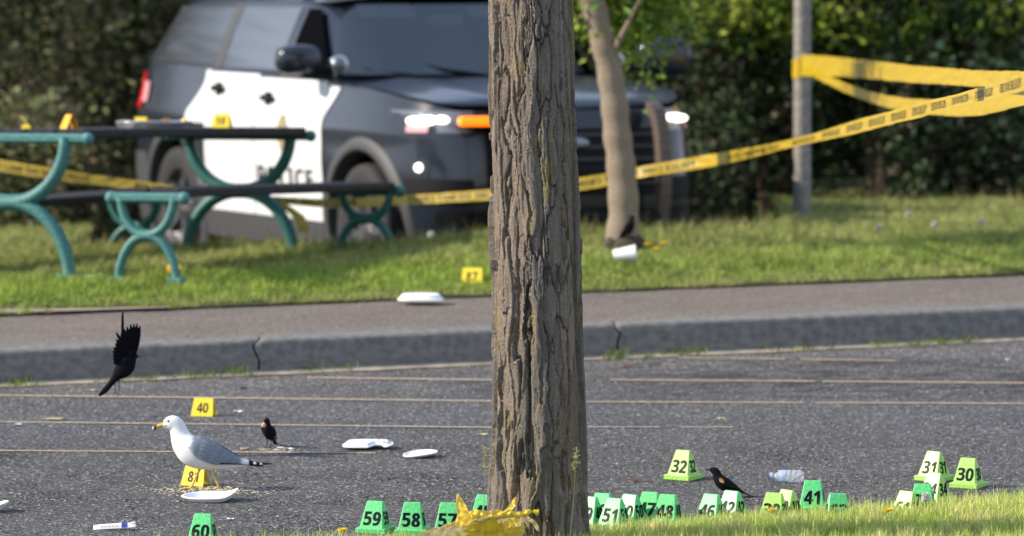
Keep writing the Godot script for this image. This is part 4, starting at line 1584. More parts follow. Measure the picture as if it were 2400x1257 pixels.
func seat_thing(called: String, label: String, cat: String, near: Vector3, far: Vector3, half: float, tops: Vector2, foot: float, arm: float, big: float, n_planks: int, group := "") -> Node3D:
	var run := far - near
	var flat := Vector3(run.x, 0, run.z).normalized()
	var t := thing(called, label, cat, (near + far) / 2.0, 0.0, group)
	t.transform.basis = Basis(Vector3.UP.cross(flat).normalized(), Vector3.UP, flat)
	var inv := t.transform.affine_inverse()
	var ends := [near, far]
	for i in 2:
		var top := tops.x if i == 0 else tops.y
		var f := obj("frame", cast_frame(half, top, top * 0.52, foot, arm, big), M.cast_worn if i == 0 else M.cast, t)
		f.position = inv * ends[i]
		if i == 0:
			f.set_meta("label", "cast iron frame of the near end, paint worn pale")
	var a := inv * (near + Vector3(0, tops.x, 0))
	var b := inv * (far + Vector3(0, tops.y, 0))
	var zdir := (b - a).normalized()
	var w := (half * 2.0 - 0.03) / n_planks
	for k in n_planks:
		var h := Heap.new()
		var x := -half + 0.015 + w * (k + 0.5)
		h.slab((a + b) / 2.0 + Vector3(x, -0.010, 0), Vector3(w - 0.010, 0.046, (b - a).length() - 0.02), 0.007, Basis(Vector3.RIGHT, zdir.cross(Vector3.RIGHT).normalized(), zdir))
		obj("plank", done(h), M.plank, t)
	return t

var board_a := Vector3.ZERO      # the middle of the table top's near and far end
var board_b := Vector3.ZERO

func on_board(px: float, d: float) -> Vector3:
	var p := at(px, 300, d)
	p.y = lerpf(board_a.y, board_b.y, (d + board_a.z) / (board_a.z - board_b.z)) + 0.014
	return p

func build_tables() -> void:
	var near := at(27, 655, 26.37)
	var far := at(562, 622, 28.9)
	near.y = lawn(near.x, 26.4) + 0.005
	far.y = lawn(far.x, 28.8) - 0.015
	board_a = near + Vector3(0, 0.765, 0)
	board_b = far + Vector3(0, 0.725, 0)
	seat_thing("picnic_table", "long picnic table with dark planks on green cast iron frames", "picnic table", near, far, 0.44, Vector2(0.765, 0.725), 0.335, 0.315, 0.042, 5)
	var dir := Vector3(0.925, 0, 0.38) * 0.78
	var nb := near + dir
	var fb := far + dir
	nb.y = lawn(nb.x, -nb.z)
	fb.y = lawn(fb.x, -fb.z) - 0.02
	seat_thing("picnic_bench", "green and dark bench on the trunk side of the picnic table", "bench", nb, fb, 0.205, Vector2(0.475, 0.40), 0.165, 0.150, 0.029, 2, "benches of the picnic table")
	var nl := near - dir + Vector3(0.10, 0, 0)
	var fl := far - dir * 1.02 + Vector3(0.12, 0, 0)
	nl.y = lawn(nl.x, -nl.z) - 0.05
	fl.y = lawn(fl.x, -fl.z) - 0.05
	seat_thing("picnic_bench", "bench on the far side of the picnic table, half hidden behind it", "bench", nl, fl, 0.205, Vector2(0.42, 0.40), 0.165, 0.150, 0.029, 2, "benches of the picnic table")


# ------------------------------------------------------------------ evidence markers
func pyramid_mesh() -> Array:
	var b := Heap.new()
	var ring := func(x: float, z: float, y: float, e: float) -> Array:
		return [Vector3(-x + e, y, -z), Vector3(x - e, y, -z), Vector3(x, y, -z + e), Vector3(x, y, z - e), Vector3(x - e, y, z), Vector3(-x + e, y, z), Vector3(-x, y, z - e), Vector3(-x, y, -z + e)]
	var rows := [ring.call(0.0475, 0.0475, 0.0195, 0.003), ring.call(0.0315, 0.0075, 0.1125, 0.0025), ring.call(0.0300, 0.0060, 0.1150, 0.0025)]
	for i in 2:
		for k in 8:
			var j := (k + 1) % 8
			b.quad(rows[i][k], rows[i + 1][k], rows[i + 1][j], rows[i][j])
	for k in range(1, 7):
		b.tri(rows[2][0], rows[2][k + 1], rows[2][k])
	var f := Heap.new()
	f.slab(Vector3(0, 0.010, 0), Vector3(0.116, 0.020, 0.116), 0.0025)
	return [done(b), done(f)]

func build_markers() -> void:
	var shapes := pyramid_mesh()
	var front := func(x: float, y: float) -> Vector3:
		var yy := 0.054 + y
		var t := (yy - 0.0195) / 0.093
		return Vector3(x, yy, lerpf(0.0475, 0.0075, t) + 0.0008)
	var side := func(x: float, y: float) -> Vector3:
		var yy := 0.054 + y
		var t := (yy - 0.0195) / 0.093
		return Vector3(lerpf(0.0475, 0.0315, t) + 0.0008, yy, -x)
	var list := [
		["60", 476, 1278, "green", 14, "on the asphalt nearest the lower left corner"],
		["59", 880, 1247, "green", 20, "first of the row left of the thick trunk"],
		["58", 967, 1250, "green", 9, "on the lot, between markers 59 and 57"],
		["57", 1052, 1251, "green", 8, "partly behind the crumpled yellow tape"],
		["45", 1137, 1232, "green", 16, "close against the left side of the thick trunk"],
		["49", 1383, 1236, "green", 36, "close against the right side of the thick trunk"],
		["52", 1413, 1228, "green", 28, "mostly hidden behind marker 51"],
		["51", 1441, 1240, "green", 34, "in the grass right of the thick trunk"],
		["50", 1478, 1231, "green", 38, "peeping out behind marker 51"],
		["47", 1524, 1225, "green", 24, "half behind marker 48"],
		["48", 1566, 1231, "green", 24, "in the grass in front of marker 47"],
		["46", 1668, 1230, "green", 34, "in the grass below the blackbird"],
		["42", 1716, 1222, "green", 38, "under the tail of the blackbird"],
		["39", 1815, 1227, "lime", 22, "in the grass left of marker 41"],
		["40", 1846, 1220, "lime", 48, "tucked behind marker 39"],
		["41", 1905, 1197, "green", 8, "standing clear on the lot by the plastic bottle"],
		["63", 1963, 1229, "green", -6, "sunk low in the grass right of marker 41"],
		["32", 1602, 1123, "lime", 32, "alone on the open asphalt beside the blackbird"],
		["31", 2190, 1126, "lime", 40, "rearmost of the right hand cluster"],
		["30", 2270, 1142, "lime", 26, "rightmost of all the markers"],
		["34", 2192, 1178, "lime", 44, "in front of marker 31"],
		["79", 2163, 1205, "green", 10, "half sunk in the grass in front of marker 34"],
		["61", 2126, 1223, "lime", 40, "pale in the sun, sunk deepest in the grass"],
	]
	for q in list:
		var p := on_lot(q[1], q[2])
		var m: StandardMaterial3D = M[q[3]]
		var colour: String = "lime green" if q[3] == "lime" else "bright green"
		var t := thing("evidence_marker", "%s evidence marker %s, %s" % [colour, q[0], q[5]], "evidence marker", p, 0.0, "green numbered evidence markers")
		var yaw := deg_to_rad(-q[4])
		t.transform.basis = Basis(Quaternion(Vector3.UP, Vector3(0, 1, 0.06075).normalized())) * Basis(Vector3.UP, yaw)
		obj("pyramid", shapes[0], m, t)
		obj("flange", shapes[1], m, t)
		for k in 4:
			var n := obj("number", lettering(q[0], 0.048, 0.94 if k % 2 == 0 else 0.62, front if k % 2 == 0 else side, 0.0011), M.ink, t)
			if k >= 2:
				n.rotation.y = PI

func tent(px: float, py: float, place: String, number: String, yaw: float, size: float, label: String, mat := "yellow", lean := 0.0) -> void:
	var p := on_lot(px, py) if place == "lot" else on_lawn(px, py) if place == "lawn" else Vector3.ZERO
	if place.begins_with("table"):
		var d := float(place.substr(5))
		p = on_board(px, d)
	var t := thing("evidence_tent", label, "evidence tent", p, 0.0, "yellow folded evidence tents")
	var b := Basis(Vector3.UP, deg_to_rad(-yaw)) * Basis(Vector3(0, 0, 1), lean)
	if place == "lot":
		b = Basis(Quaternion(Vector3.UP, Vector3(0, 1, 0.06075).normalized())) * b
	t.transform.basis = b
	var w := 0.10 * size
	var hgt := 0.075 * size
	var go := 0.036 * size
	for s in [1.0, -1.0]:
		var h := Heap.new()
		var th := 0.0012
		var n := Vector3(0, go, s * hgt).normalized() * th
		var lo := Vector3(0, 0, s * go)
		var hi := Vector3(0, hgt, s * 0.003)
		var x := Vector3(w / 2.0, 0, 0)
		var xt := Vector3(w / 2.0 * 0.86, 0, 0)
		h.hexa([lo - x - n, lo + x - n, lo + x + n, lo - x + n, hi - xt - n, hi + xt - n, hi + xt + n, hi - xt + n])
		obj("panel", done(h), M[mat], t)
		if number:
			var g := lettering(number, hgt * 0.55, 0.85, func(xx, yy):
				var f: float = clampf((hgt * 0.47 + yy) / hgt, 0.0, 1.0)
				var q := lo.lerp(hi, f) + n * 1.6
				return Vector3(xx * s, q.y, q.z))
			obj("number", g, M.ink, t)
	var r := Heap.new()
	r.box(Vector3(0, hgt, 0), Vector3(w * 0.86, 0.003, 0.009))
	obj("ridge", done(r), M[mat], t)

# a strip of tape along a path; up gives the direction across it
func ribbon(path: Array, wide: Array, up_: Array, n: int) -> Array:
	var c := curve(path, n)
	var w := curve(wide, n)
	var u := curve(up_, n)
	var len_ := [0.0]
	for i in n:
		len_.append(len_[i] + (c[i + 1] as Vector3).distance_to(c[i]))
	return [c, w, u, len_]

func ribbon_point(r: Array, s: float, y: float) -> Vector3:
	var len_: Array = r[3]
	var k := clampi(len_.bsearch(s) - 1, 0, len_.size() - 2)
	var f := clampf((s - len_[k]) / maxf(len_[k + 1] - len_[k], 1e-6), 0.0, 1.0)
	var p: Vector3 = (r[0][k] as Vector3).lerp(r[0][k + 1], f)
	var u: Vector3 = (r[2][k] as Vector3).lerp(r[2][k + 1], f).normalized()
	return p + u * y

func ribbon_mesh(r: Array, crinkle := 0.0, seed_ := 1) -> ArrayMesh:
	var n: int = r[0].size() - 1
	var g := FastNoiseLite.new()
	g.seed = seed_
	g.frequency = 1.0
	return grid(n, 6, func(s, t):
		var i := int(round(s * n))
		var u: Vector3 = (r[2][i] as Vector3).normalized()
		var w: float = r[1][i]
		var d := ((r[0][mini(i + 1, n)] as Vector3) - (r[0][maxi(i - 1, 0)] as Vector3)).normalized()
		var out := d.cross(u).normalized()
		var x: float = r[3][i]
		return (r[0][i] as Vector3) + u * w * (t - 0.5) + out * crinkle * g.get_noise_2d(x * 22.0, t * 1.5) + u * crinkle * 0.5 * g.get_noise_2d(x * 14.0, 9.0))

func tape(called: String, label: String, path: Array, wide: Array, up_: Array, n: int, crinkle: float, text: String, every: float, offset := 0.1) -> Node3D:
	var r := ribbon(path, wide, up_, n)
	var t := thing(called, label, "barrier tape", path[0])
	t.position = Vector3.ZERO
	obj("strip", ribbon_mesh(r, crinkle, int(path[0].x * 100.0)), M.tape, t)
	if text:
		var total: float = r[3][r[3].size() - 1]
		var s := offset
		while s < total - 0.5:
			for side in [1.0, -1.0]:
				var m := lettering(text, 0.034, 1.15, func(x, y):
					var p := ribbon_point(r, s + every * 0.42 + x, y)
					var d := (ribbon_point(r, s + every * 0.42 + x + 0.01, y) - p).normalized()
					var u := (ribbon_point(r, s + every * 0.42 + x, y + 0.01) - p).normalized()
					return p + d.cross(u).normalized() * 0.003 * side)
				obj("lettering", m, M.tape_ink, t)
			s += every
	return t


# ------------------------------------------------------------------ birds (x to the tail, y up, z to the lens)
# rings: [x, y, radius across the spine in the profile, half width]; the body is one closed skin
func skin(rings: Array, n: int, seg: int, color: Callable, shape := 2.2) -> ArrayMesh:
	var c := curve(rings, n)
	var v := PackedVector3Array()
	var col := PackedColorArray()
	var idx := PackedInt32Array()
	for i in n + 1:
		var q: Vector4 = c[i]
		var a: Vector4 = c[maxi(i - 1, 0)]
		var b: Vector4 = c[mini(i + 1, n)]
		var t := Vector2(b.x - a.x, b.y - a.y).normalized()
		var up := Vector2(-t.y, t.x)
		if up.y < 0 and absf(up.y) > 0.05:
			up = -up
		for k in seg:
			var g := TAU * k / seg
			var cs := signf(cos(g)) * pow(absf(cos(g)), 2.0 / shape)
			var sn := signf(sin(g)) * pow(absf(sin(g)), 2.0 / shape)
			var p := Vector3(q.x + up.x * maxf(q.z, 0.0005) * cs, q.y + up.y * maxf(q.z, 0.0005) * cs, maxf(q.w, 0.0005) * sn)
			v.append(p)
			col.append(color.call(p, float(i) / n, cs))
	for i in n:
		for k in seg:
			var j := (k + 1) % seg
			var a := i * seg + k
			var b := i * seg + j
			idx.append_array([a, a + seg, b + seg, a, b + seg, b])
	for e in [0, n]:
		v.append(Vector3(c[e].x, c[e].y, 0))
		col.append(color.call(Vector3(c[e].x, c[e].y, 0), float(e) / n, 0.0))
		for k in seg:
			var j := (k + 1) % seg
			if e == 0:
				idx.append_array([v.size() - 1, k, j])
			else:
				idx.append_array([v.size() - 1, n * seg + j, n * seg + k])
	return arrays_mesh(v, idx, col)

# a folded wing: a shell between an upper and a lower edge, bulging outwards
func folded_wing(upper: Array, lower: Array, out: Array, s: float, n: int, color: Callable, rows: int, step: float) -> ArrayMesh:
	var a := curve(upper, n)
	var b := curve(lower, n)
	var o := curve(out, n)
	return grid(n, 20, func(u, t):
		var i := int(round(u * n))
		var p: Vector2 = (a[i] as Vector2).lerp(b[i], t)
		var w: Vector2 = o[i]
		var z = lerpf(w.x, w.y, pow(t, 0.8)) + 0.010 * sin(PI * t) * (1.0 - u * 0.7)
		# overlapping rows of feathers
		var f := fposmod(t * rows + u * 2.2, 1.0)
		z += step * (1.0 - f) * smoothstep(0.02, 0.2, u)
		return Vector3(p.x, p.y, s * z), false, func(p, u, t): return color.call(p, u, t))

func gull_points(list: Array, k: float, ox: float, oy: float) -> Array:
	var r := []
	for q in list:
		if q.size() == 2:
			r.append(Vector2((q[0] - ox) * k, (oy - q[1]) * k))
		else:
			r.append(Vector4((q[0] - ox) * k, (oy - q[1]) * k, q[2] * k, q[3] * k))
	return r

func build_gull() -> void:
	var k := 0.0003316
	var feet := on_lot(470, 1149)
	var t := thing("gull", "white gull with grey wings and yellow legs walking over a yellow marker", "bird", feet)
	t.rotation.y = 0.05
	var rings := gull_points([[262, 238, 30, 26], [272, 238, 40, 34], [296, 228, 62, 50], [335, 216, 84, 66], [380, 215, 94, 72], [416, 240, 96, 74], [436, 285, 98, 78], [452, 335, 108, 88], [474, 390, 128, 110],
		[516, 452, 160, 142], [580, 508, 190, 165], [655, 545, 200, 172], [740, 575, 190, 165], [830, 605, 168, 148], [920, 632, 142, 125], [1010, 658, 112, 102], [1095, 678, 82, 84], [1175, 694, 52, 70], [1250, 706, 26, 60], [1330, 716, 9, 52], [1345, 718, 4, 48]], k, 700, 1003)
	var grey := Color(0.195, 0.215, 0.26)
	var fn := FastNoiseLite.new()
	fn.seed = 4
	fn.frequency = 60.0
	var white := func(p: Vector3, _u: float, cs: float) -> Color:
		var q := 1.0 + 0.06 * fn.get_noise_3d(p.x * 2.0, p.y * 4.0, p.z * 4.0)
		var c := Color(0.80, 0.80, 0.795) * q
		var zx := p.x / k + 700.0
		var zy := 1003.0 - p.y / k
		# the grey mantle on the upper back
		var m := smoothstep(560.0, 640.0, zx) * smoothstep(0.35, 0.6, cs) * (1.0 - smoothstep(1180.0, 1240.0, zx))
		# faint grey streaks on the nape
		var st := smoothstep(430.0, 470.0, zx) * (1.0 - smoothstep(520.0, 600.0, zx)) * smoothstep(330.0, 280.0, zy)
		return c.lerp(grey, m).lerp(Color(0.60, 0.60, 0.62), st * 0.3)
	obj("body", skin(rings, 120, 40, white), M.feather, t)
	# bill with its dark ring
	var bill := gull_points([[128, 286, 4, 5], [140, 277, 13, 9], [160, 266, 22, 13], [200, 252, 26, 18], [235, 243, 28, 22], [275, 238, 33, 27]], k, 700, 1003)
	obj("bill", skin(bill, 40, 16, func(p, _u, _c):
		var zx: float = p.x / k + 700.0
		if zx > 150.0 and zx < 182.0:
			return Color(0.012, 0.012, 0.012)
		return Color(0.62, 0.40, 0.08) if zx > 182.0 else Color(0.62, 0.52, 0.30)), M.horn, t)
	var gape := Heap.new()
	for s in [1.0, -1.0]:
		gape.tube([Vector3((190 - 700) * k, (1003 - 257) * k, s * 18.5 * k), Vector3((240 - 700) * k, (1003 - 246) * k, s * 26 * k), Vector3((300 - 700) * k, (1003 - 233) * k, s * 52 * k)], [0.0011], 6)
	obj("gape", done(gape, false), M.ink, t)
	for s in [1.0, -1.0]:
		var e := Heap.new()
		e.tint = Color(0.012, 0.010, 0.008)
		e.ball(Vector3((322 - 700) * k, (1003 - 184) * k, s * 57 * k), Vector3(0.0052, 0.0047, 0.0035), 12, 8)
		obj("eye", done(e, false, true), M.horn, t)
	# wings
	var up_e := gull_points([[552, 478], [600, 405], [690, 392], [800, 412], [920, 468], [1040, 540], [1160, 605], [1270, 650], [1330, 668], [1440, 684], [1545, 694]], k, 700, 1003)
	var lo_e := gull_points([[556, 492], [590, 545], [650, 600], [745, 650], [850, 690], [960, 692], [1080, 694], [1200, 700], [1310, 716], [1420, 726], [1545, 702]], k, 700, 1003)
	var dep := gull_points([[128, 1003 - 150], [120, 1003 - 172], [112, 1003 - 182], [108, 1003 - 182], [96, 1003 - 166], [82, 1003 - 140], [66, 1003 - 112], [50, 1003 - 86], [36, 1003 - 60], [22, 1003 - 36], [14, 1003 - 16]], k, 0, 1003)
	for s in [1.0, -1.0]:
		var tone := func(p: Vector3, u: float, tt: float) -> Color:
			var zx := p.x / k + 700.0
			var zy := 1003.0 - p.y / k
			var q := 1.0 + 0.10 * fn.get_noise_3d(p.x * 1.0, p.y * 6.0, 1.0)
			var c := grey * q
			# each row of feathers has a paler edge and a dark seam under it
			var f := fposmod(tt * 5.0 + u * 2.2, 1.0)
			var scallop := 0.5 + 0.5 * sin(zx * 0.075 + floorf(tt * 5.0 + u * 2.2) * 2.0)
			c = c * (1.0 - 0.35 * smoothstep(0.80, 0.98, f)) * (0.92 + 0.14 * scallop)
			if zx < 640.0:
				c = c.lerp(Color(0.62, 0.62, 0.64), smoothstep(640.0, 560.0, zx) * 0.5)
			# pale tips of the tertials, then black primaries with white spots
			c = c.lerp(Color(0.74, 0.74, 0.75), smoothstep(1150.0, 1210.0, zx) * (1.0 - smoothstep(1255.0, 1285.0, zx)))
			if zx > 1270.0 or (tt > 0.86 and zx > 930.0):
				c = Color(0.014, 0.014, 0.016)
			if Vector2(zx - 1336.0, zy - 684.0).length() < 15.0 or Vector2(zx - 1408.0, zy - 691.0).length() < 14.0:
				c = Color(0.85, 0.85, 0.85)
			if zx > 1440.0 and absf(tt - 0.72) < 0.14:
				c = Color(0.7, 0.7, 0.7)
			return c
		obj("wing", folded_wing(up_e, lo_e, dep, s, 80, tone, 5, 0.0030), M.feather, t)
	# legs with webbed feet
	for q in [[[855, 740], [842, 800], [868, 862], [908, 945], [900, 968], [852, 992], 0.020], [[690, 740], [672, 800], [640, 860], [604, 945], [590, 968], [560, 990], -0.016]]:
		var h := Heap.new()
		var pts := []
		for i in 6:
			pts.append(Vector3((q[i][0] - 700) * k, (1003 - q[i][1]) * k, q[6]))
		h.tube(curve([pts[0], pts[1], pts[2], pts[3], pts[4], pts[5]], 20), [0.0085, 0.0075, 0.006, 0.0045, 0.0036, 0.0034, 0.0034, 0.0034, 0.0034, 0.0036, 0.0044, 0.0042, 0.0036, 0.0034, 0.0034, 0.0036, 0.004, 0.004, 0.004, 0.004, 0.004], 8)
		var heel: Vector3 = pts[5]
		var toes := []
		for z in [0.018, 0.0, -0.018]:
			var tip := heel + Vector3(-0.040 if z == 0.0 else -0.033, 0.002 - heel.y, z)
			toes.append(tip)
			h.tube([heel, heel.lerp(tip, 0.5) + Vector3(0, 0.002, 0), tip], [0.0034, 0.003, 0.0016], 6)
		for i in 2:
			h.tri(heel + Vector3(0, -0.001, 0), toes[i] + Vector3(0.004, 0.001, 0), toes[i + 1] + Vector3(0.004, 0.001, 0))
		obj("leg", done(h, false), M.leg_yellow, t)

func blackbird(label: String, where: Vector3, turn: float, size: float, tilt := 0.0, patch := true, lift := 0.0) -> Node3D:
	var k := 0.00029 * size
	var oy := 730.0 + lift / k
	var t := thing("blackbird", label, "bird", where, 0.0, "blackbirds among the markers")
	var b := Basis(Vector3.UP, turn) * Basis(Vector3(0, 0, 1), tilt)
	t.transform.basis = b
	var rings := gull_points([[1618, 356, 16, 14], [1632, 358, 30, 24], [1660, 368, 44, 36], [1692, 386, 54, 44], [1712, 420, 58, 50], [1728, 462, 70, 62], [1762, 512, 84, 76], [1812, 552, 90, 82], [1870, 582, 82, 74], [1930, 606, 64, 58], [1985, 630, 42, 42], [2035, 652, 22, 30], [2090, 678, 9, 30], [2150, 706, 6, 36], [2200, 728, 4, 38]], k, 1790, oy)
	var dark := Color(0.010, 0.010, 0.013)
	var fn := FastNoiseLite.new()
	fn.frequency = 90.0
	obj("body", skin(rings, 90, 28, func(p, _u, _c): return dark * (1.0 + 0.5 * fn.get_noise_3d(p.x, p.y * 2.0, p.z))), M.black_feather, t)
	var bill := gull_points([[1558, 364, 2, 2], [1580, 362, 8, 6], [1605, 359, 14, 11], [1630, 358, 20, 18]], k, 1790, oy)
	obj("bill", skin(bill, 20, 10, func(_p, _u, _c): return Color(0.015, 0.015, 0.016)), M.horn, t)
	for s in [1.0, -1.0]:
		var e := Heap.new()
		e.tint = Color(0.02, 0.016, 0.012)
		e.ball(Vector3((1652 - 1790) * k, (oy - 362) * k, s * 31 * k), Vector3(0.0024, 0.0024, 0.0016) * size, 8, 6)
		obj("eye", done(e, false, true), M.horn, t)
		var up_e := gull_points([[1722, 470], [1760, 442], [1830, 478], [1920, 545], [2000, 602], [2075, 655]], k, 1790, oy)
		var lo_e := gull_points([[1724, 490], [1756, 540], [1830, 590], [1920, 622], [2000, 640], [2078, 664]], k, 1790, oy)
		var dep := gull_points([[60, 730 - 66], [66, 730 - 84], [64, 730 - 88], [54, 730 - 72], [40, 730 - 50], [24, 730 - 32]], k, 0, 730)
		var tone := func(p: Vector3, u: float, tt: float) -> Color:
			var zx := p.x / k + 1790.0
			var zy := oy - p.y / k
			var c := dark * 1.2
			if patch:
				var d := Vector2((zx - 1772.0) * 0.8, zy - 498.0 - (zx - 1772.0) * 0.35)
				if d.length() < 27.0 + 12.0 * fn.get_noise_2d(zx * 0.02, zy * 0.02):
					c = Color(0.55, 0.20, 0.05) if zy < 496.0 else Color(0.70, 0.50, 0.22)
			return c
		obj("wing", folded_wing(up_e, lo_e, dep, s, 40, tone, 4, 0.0010 * size), M.black_feather, t)
		var h := Heap.new()
		h.tint = Color(0.02, 0.018, 0.018)
		var z: float = s * 34.0 * k
		h.tube([Vector3(30 * k, 150 * k + lift, z), Vector3(18 * k, 100 * k + lift, z), Vector3(42 * k, 62 * k + lift * 0.6, z), Vector3(10 * k, 6 * k, z)], [0.0050 * size, 0.0036 * size, 0.0016 * size, 0.0016 * size], 7)
		for toe in [-0.4, 0.0, 0.4]:
			h.tube([Vector3(10 * k, 6 * k, z), Vector3(-48 * k, 3 * k, z + toe * 60 * k)], [0.0015 * size, 0.0008 * size], 5)
		h.tube([Vector3(10 * k, 6 * k, z), Vector3(50 * k, 3 * k, z)], [0.0015 * size, 0.0008 * size], 5)
		obj("leg", done(h, false, true), M.black_feather, t)
	return t

func build_flying_bird() -> void:
	var d := 20.9
	var o := at(275, 845, d)
	var t := thing("blackbird", "black bird in flight with raised wings above the asphalt at left", "bird", o, 0.0, "blackbirds among the markers")
	var k := 1.0 / (F / d) / 5.9875      # one pixel of the enlarged profile in metres
	var pt := func(x: float, y: float) -> Vector2: return Vector2((x - 449.0) * k, (688.0 - y) * k)
	var rings := []
	for q in [[735, 632, 18, 16], [716, 634, 30, 26], [690, 640, 44, 38], [655, 668, 74, 60], [610, 712, 112, 84], [560, 770, 132, 96], [510, 830, 122, 90], [462, 880, 92, 70], [425, 925, 62, 50], [385, 970, 46, 46], [330, 1040, 42, 56], [260, 1120, 38, 62], [200, 1175, 22, 60], [185, 1188, 10, 56]]:
		var p: Vector2 = pt.call(q[0], q[1])
		rings.append(Vector4(p.x, p.y, q[2] * k, q[3] * k * (0.25 if q[0] < 330 else 1.0)))
	var dark := Color(0.010, 0.010, 0.012)
	obj("body", skin(rings, 80, 26, func(_p, _u, _c): return dark), M.black_feather, t)
	var bill := []
	for q in [[788, 630, 3, 3], [760, 632, 9, 8], [728, 633, 16, 15]]:
		var p: Vector2 = pt.call(q[0], q[1])
		bill.append(Vector4(p.x, p.y, q[2] * k, q[3] * k))
	obj("bill", skin(bill, 14, 10, func(_p, _u, _c): return Color(0.015, 0.015, 0.015)), M.horn, t)
	var e := Heap.new()
	for s in [1.0, -1.0]:
		var p: Vector2 = pt.call(708, 628)
		e.ball(Vector3(p.x, p.y, s * 32 * k), Vector3.ONE * 0.0022, 8, 6)
	obj("eye", done(e, false), M.ink, t)
	# near wing: feathers fan out from the arm; the far wing is the same, turned edge on
	var root := Vector2(560, 640)
	var tips := [[792, 180], [752, 142], [708, 146], [664, 156], [612, 190], [570, 226], [530, 275], [496, 330], [464, 380], [440, 430], [412, 490], [396, 545], [394, 600], [390, 655], [394, 715]]
	for side in [1.0, -1.0]:
		var h := Heap.new()
		h.tint = dark
		for i in tips.size():
			var f := float(i) / (tips.size() - 1)
			# the feather's seat slides along the arm, from the wrist to the body
			var seat := Vector2(752, 470).lerp(Vector2(560, 560), minf(f * 2.2, 1.0)).lerp(Vector2(500, 720), maxf(0.0, f * 1.8 - 0.8))
			var tip := Vector2(tips[i][0], tips[i][1])
			var dir := (tip - seat).normalized()
			var nrm := Vector2(-dir.y, dir.x)
			var w := lerpf(24.0, 44.0, minf(1.0, f * 2.0))
			var rowp := []
			for q in [[0.0, 1.0], [0.35, 1.25], [0.7, 1.05], [0.9, 0.75], [1.0, 0.15]]:
				var c: Vector2 = seat.lerp(tip, q[0])
				for sgn in [-1.0, 1.0]:
					var v: Vector2 = c + nrm * w * q[1] * sgn * 0.62
					var p: Vector2 = pt.call(v.x, v.y)
					var lift := 0.020 + 0.00016 * (688.0 - v.y) + 0.0009 * i
					rowp.append(Vector3(p.x, p.y, lift))
			for j in 4:
				h.quad(rowp[j * 2], rowp[j * 2 + 2], rowp[j * 2 + 3], rowp[j * 2 + 1])
		# the closed inner part of the wing
		for i in tips.size() - 1:
			var rowp := []
			for j in [i, i + 1]:
				var f := float(j) / (tips.size() - 1)
				var seat := Vector2(748, 480).lerp(Vector2(660, 620), minf(f * 2.0, 1.0)).lerp(Vector2(560, 740), maxf(0.0, f * 1.8 - 0.8))
				var tip := seat.lerp(Vector2(tips[j][0], tips[j][1]), 0.86)
				for v in [seat, tip]:
					var p: Vector2 = pt.call(v.x, v.y)
					rowp.append(Vector3(p.x, p.y, 0.019 + 0.00016 * (688.0 - v.y)))
			h.quad(rowp[0], rowp[1], rowp[3], rowp[2])
		# the fleshy arm and the coverts
		var arm := []
		for q in [[640, 700], [700, 590], [752, 470], [785, 320], [790, 190]]:
			var p: Vector2 = pt.call(q[0], q[1])
			arm.append(Vector3(p.x, p.y, 0.022 + 0.00016 * (688.0 - q[1])))
		h.tube(curve(arm, 14), [0.009, 0.009, 0.008, 0.007, 0.006, 0.005, 0.004, 0.003], 8)
		for q in [[610, 600, 120, 150], [560, 660, 110, 150], [660, 500, 80, 130]]:
			var p: Vector2 = pt.call(q[0], q[1])
			h.ball(Vector3(p.x, p.y, 0.018 + 0.00012 * (688.0 - q[1])), Vector3(q[2] * k, q[3] * k, 0.006), 14, 8)
		var wing := obj("wing", done(h, false, true), M.black_feather, t)
		if side < 0.0:
			# swung about the spine until it stands edge on behind the shoulder
			var pv: Vector2 = pt.call(520, 620)
			var pivot := Vector3(pv.x, pv.y, 0)
			var tilt := Basis(Vector3(0, 0, 1), 0.62) * Basis(Vector3(0.10, 1.0, 0.0).normalized(), deg_to_rad(86.0))
			wing.transform = Transform3D(tilt, pivot - tilt * pivot + Vector3(-0.030, 0.006, -0.012))
	var legs := [[[480, 960], [465, 1010], [475, 1100], [460, 1160], [452, 1220]], [[425, 955], [412, 1020], [408, 1090], [412, 1150], [405, 1165]]]
	for i in 2:
		var h := Heap.new()
		h.tint = Color(0.02, 0.018, 0.018)
		var pts := []
		for q in legs[i]:
			var p: Vector2 = pt.call(q[0], q[1])
			pts.append(Vector3(p.x, p.y, 0.012 * (1 - 2 * i)))
		h.tube(curve(pts, 10), [0.0035, 0.003, 0.002, 0.0016, 0.0014, 0.0012, 0.001], 6)
		h.tube([pts[3], pts[3] + Vector3(0.006, -0.008, 0.005)], [0.0012, 0.0006], 5)
		obj("leg", done(h, false, true), M.black_feather, t)

func build_birds() -> void:
	M.feather = tinted(0.75, 0.3)
	M.feather.rim_enabled = true
	M.feather.rim = 0.08
	M.black_feather = tinted(0.75, 0.18)
	M.horn = tinted(0.35, 0.5)
	M.leg_yellow = make(0.62, 0.44, 0.10, 0.5)
	build_gull()
	build_flying_bird()
	var rw := on_lot(1694, 1166)
	blackbird("red winged blackbird with an orange shoulder patch standing between green markers 32 and 42", rw, 0.0, 1.0)
	var fb := on_lot(628, 1050)
	blackbird("small blackbird facing the viewer with food in its bill behind the gull", fb, 1.30, 0.95, -0.10, false, 0.014)
	var food := Heap.new()
	food.tint = Color(0.72, 0.36, 0.20)
	food.ball(fb + Vector3(-0.016, 0.098, 0.050), Vector3(0.009, 0.011, 0.009), 8, 6)
	tag(obj("food_scrap", done(food, false, true), M.tint), "orange scrap of food held in the small blackbird's bill", "food")
	var gb := on_lawn(1484, 598)
	gb = at(1480, 556, -gb.z + 0.02)
	blackbird("black bird at the foot of the slim tree above the white cup", gb, 2.3, 1.0, -0.25, false)


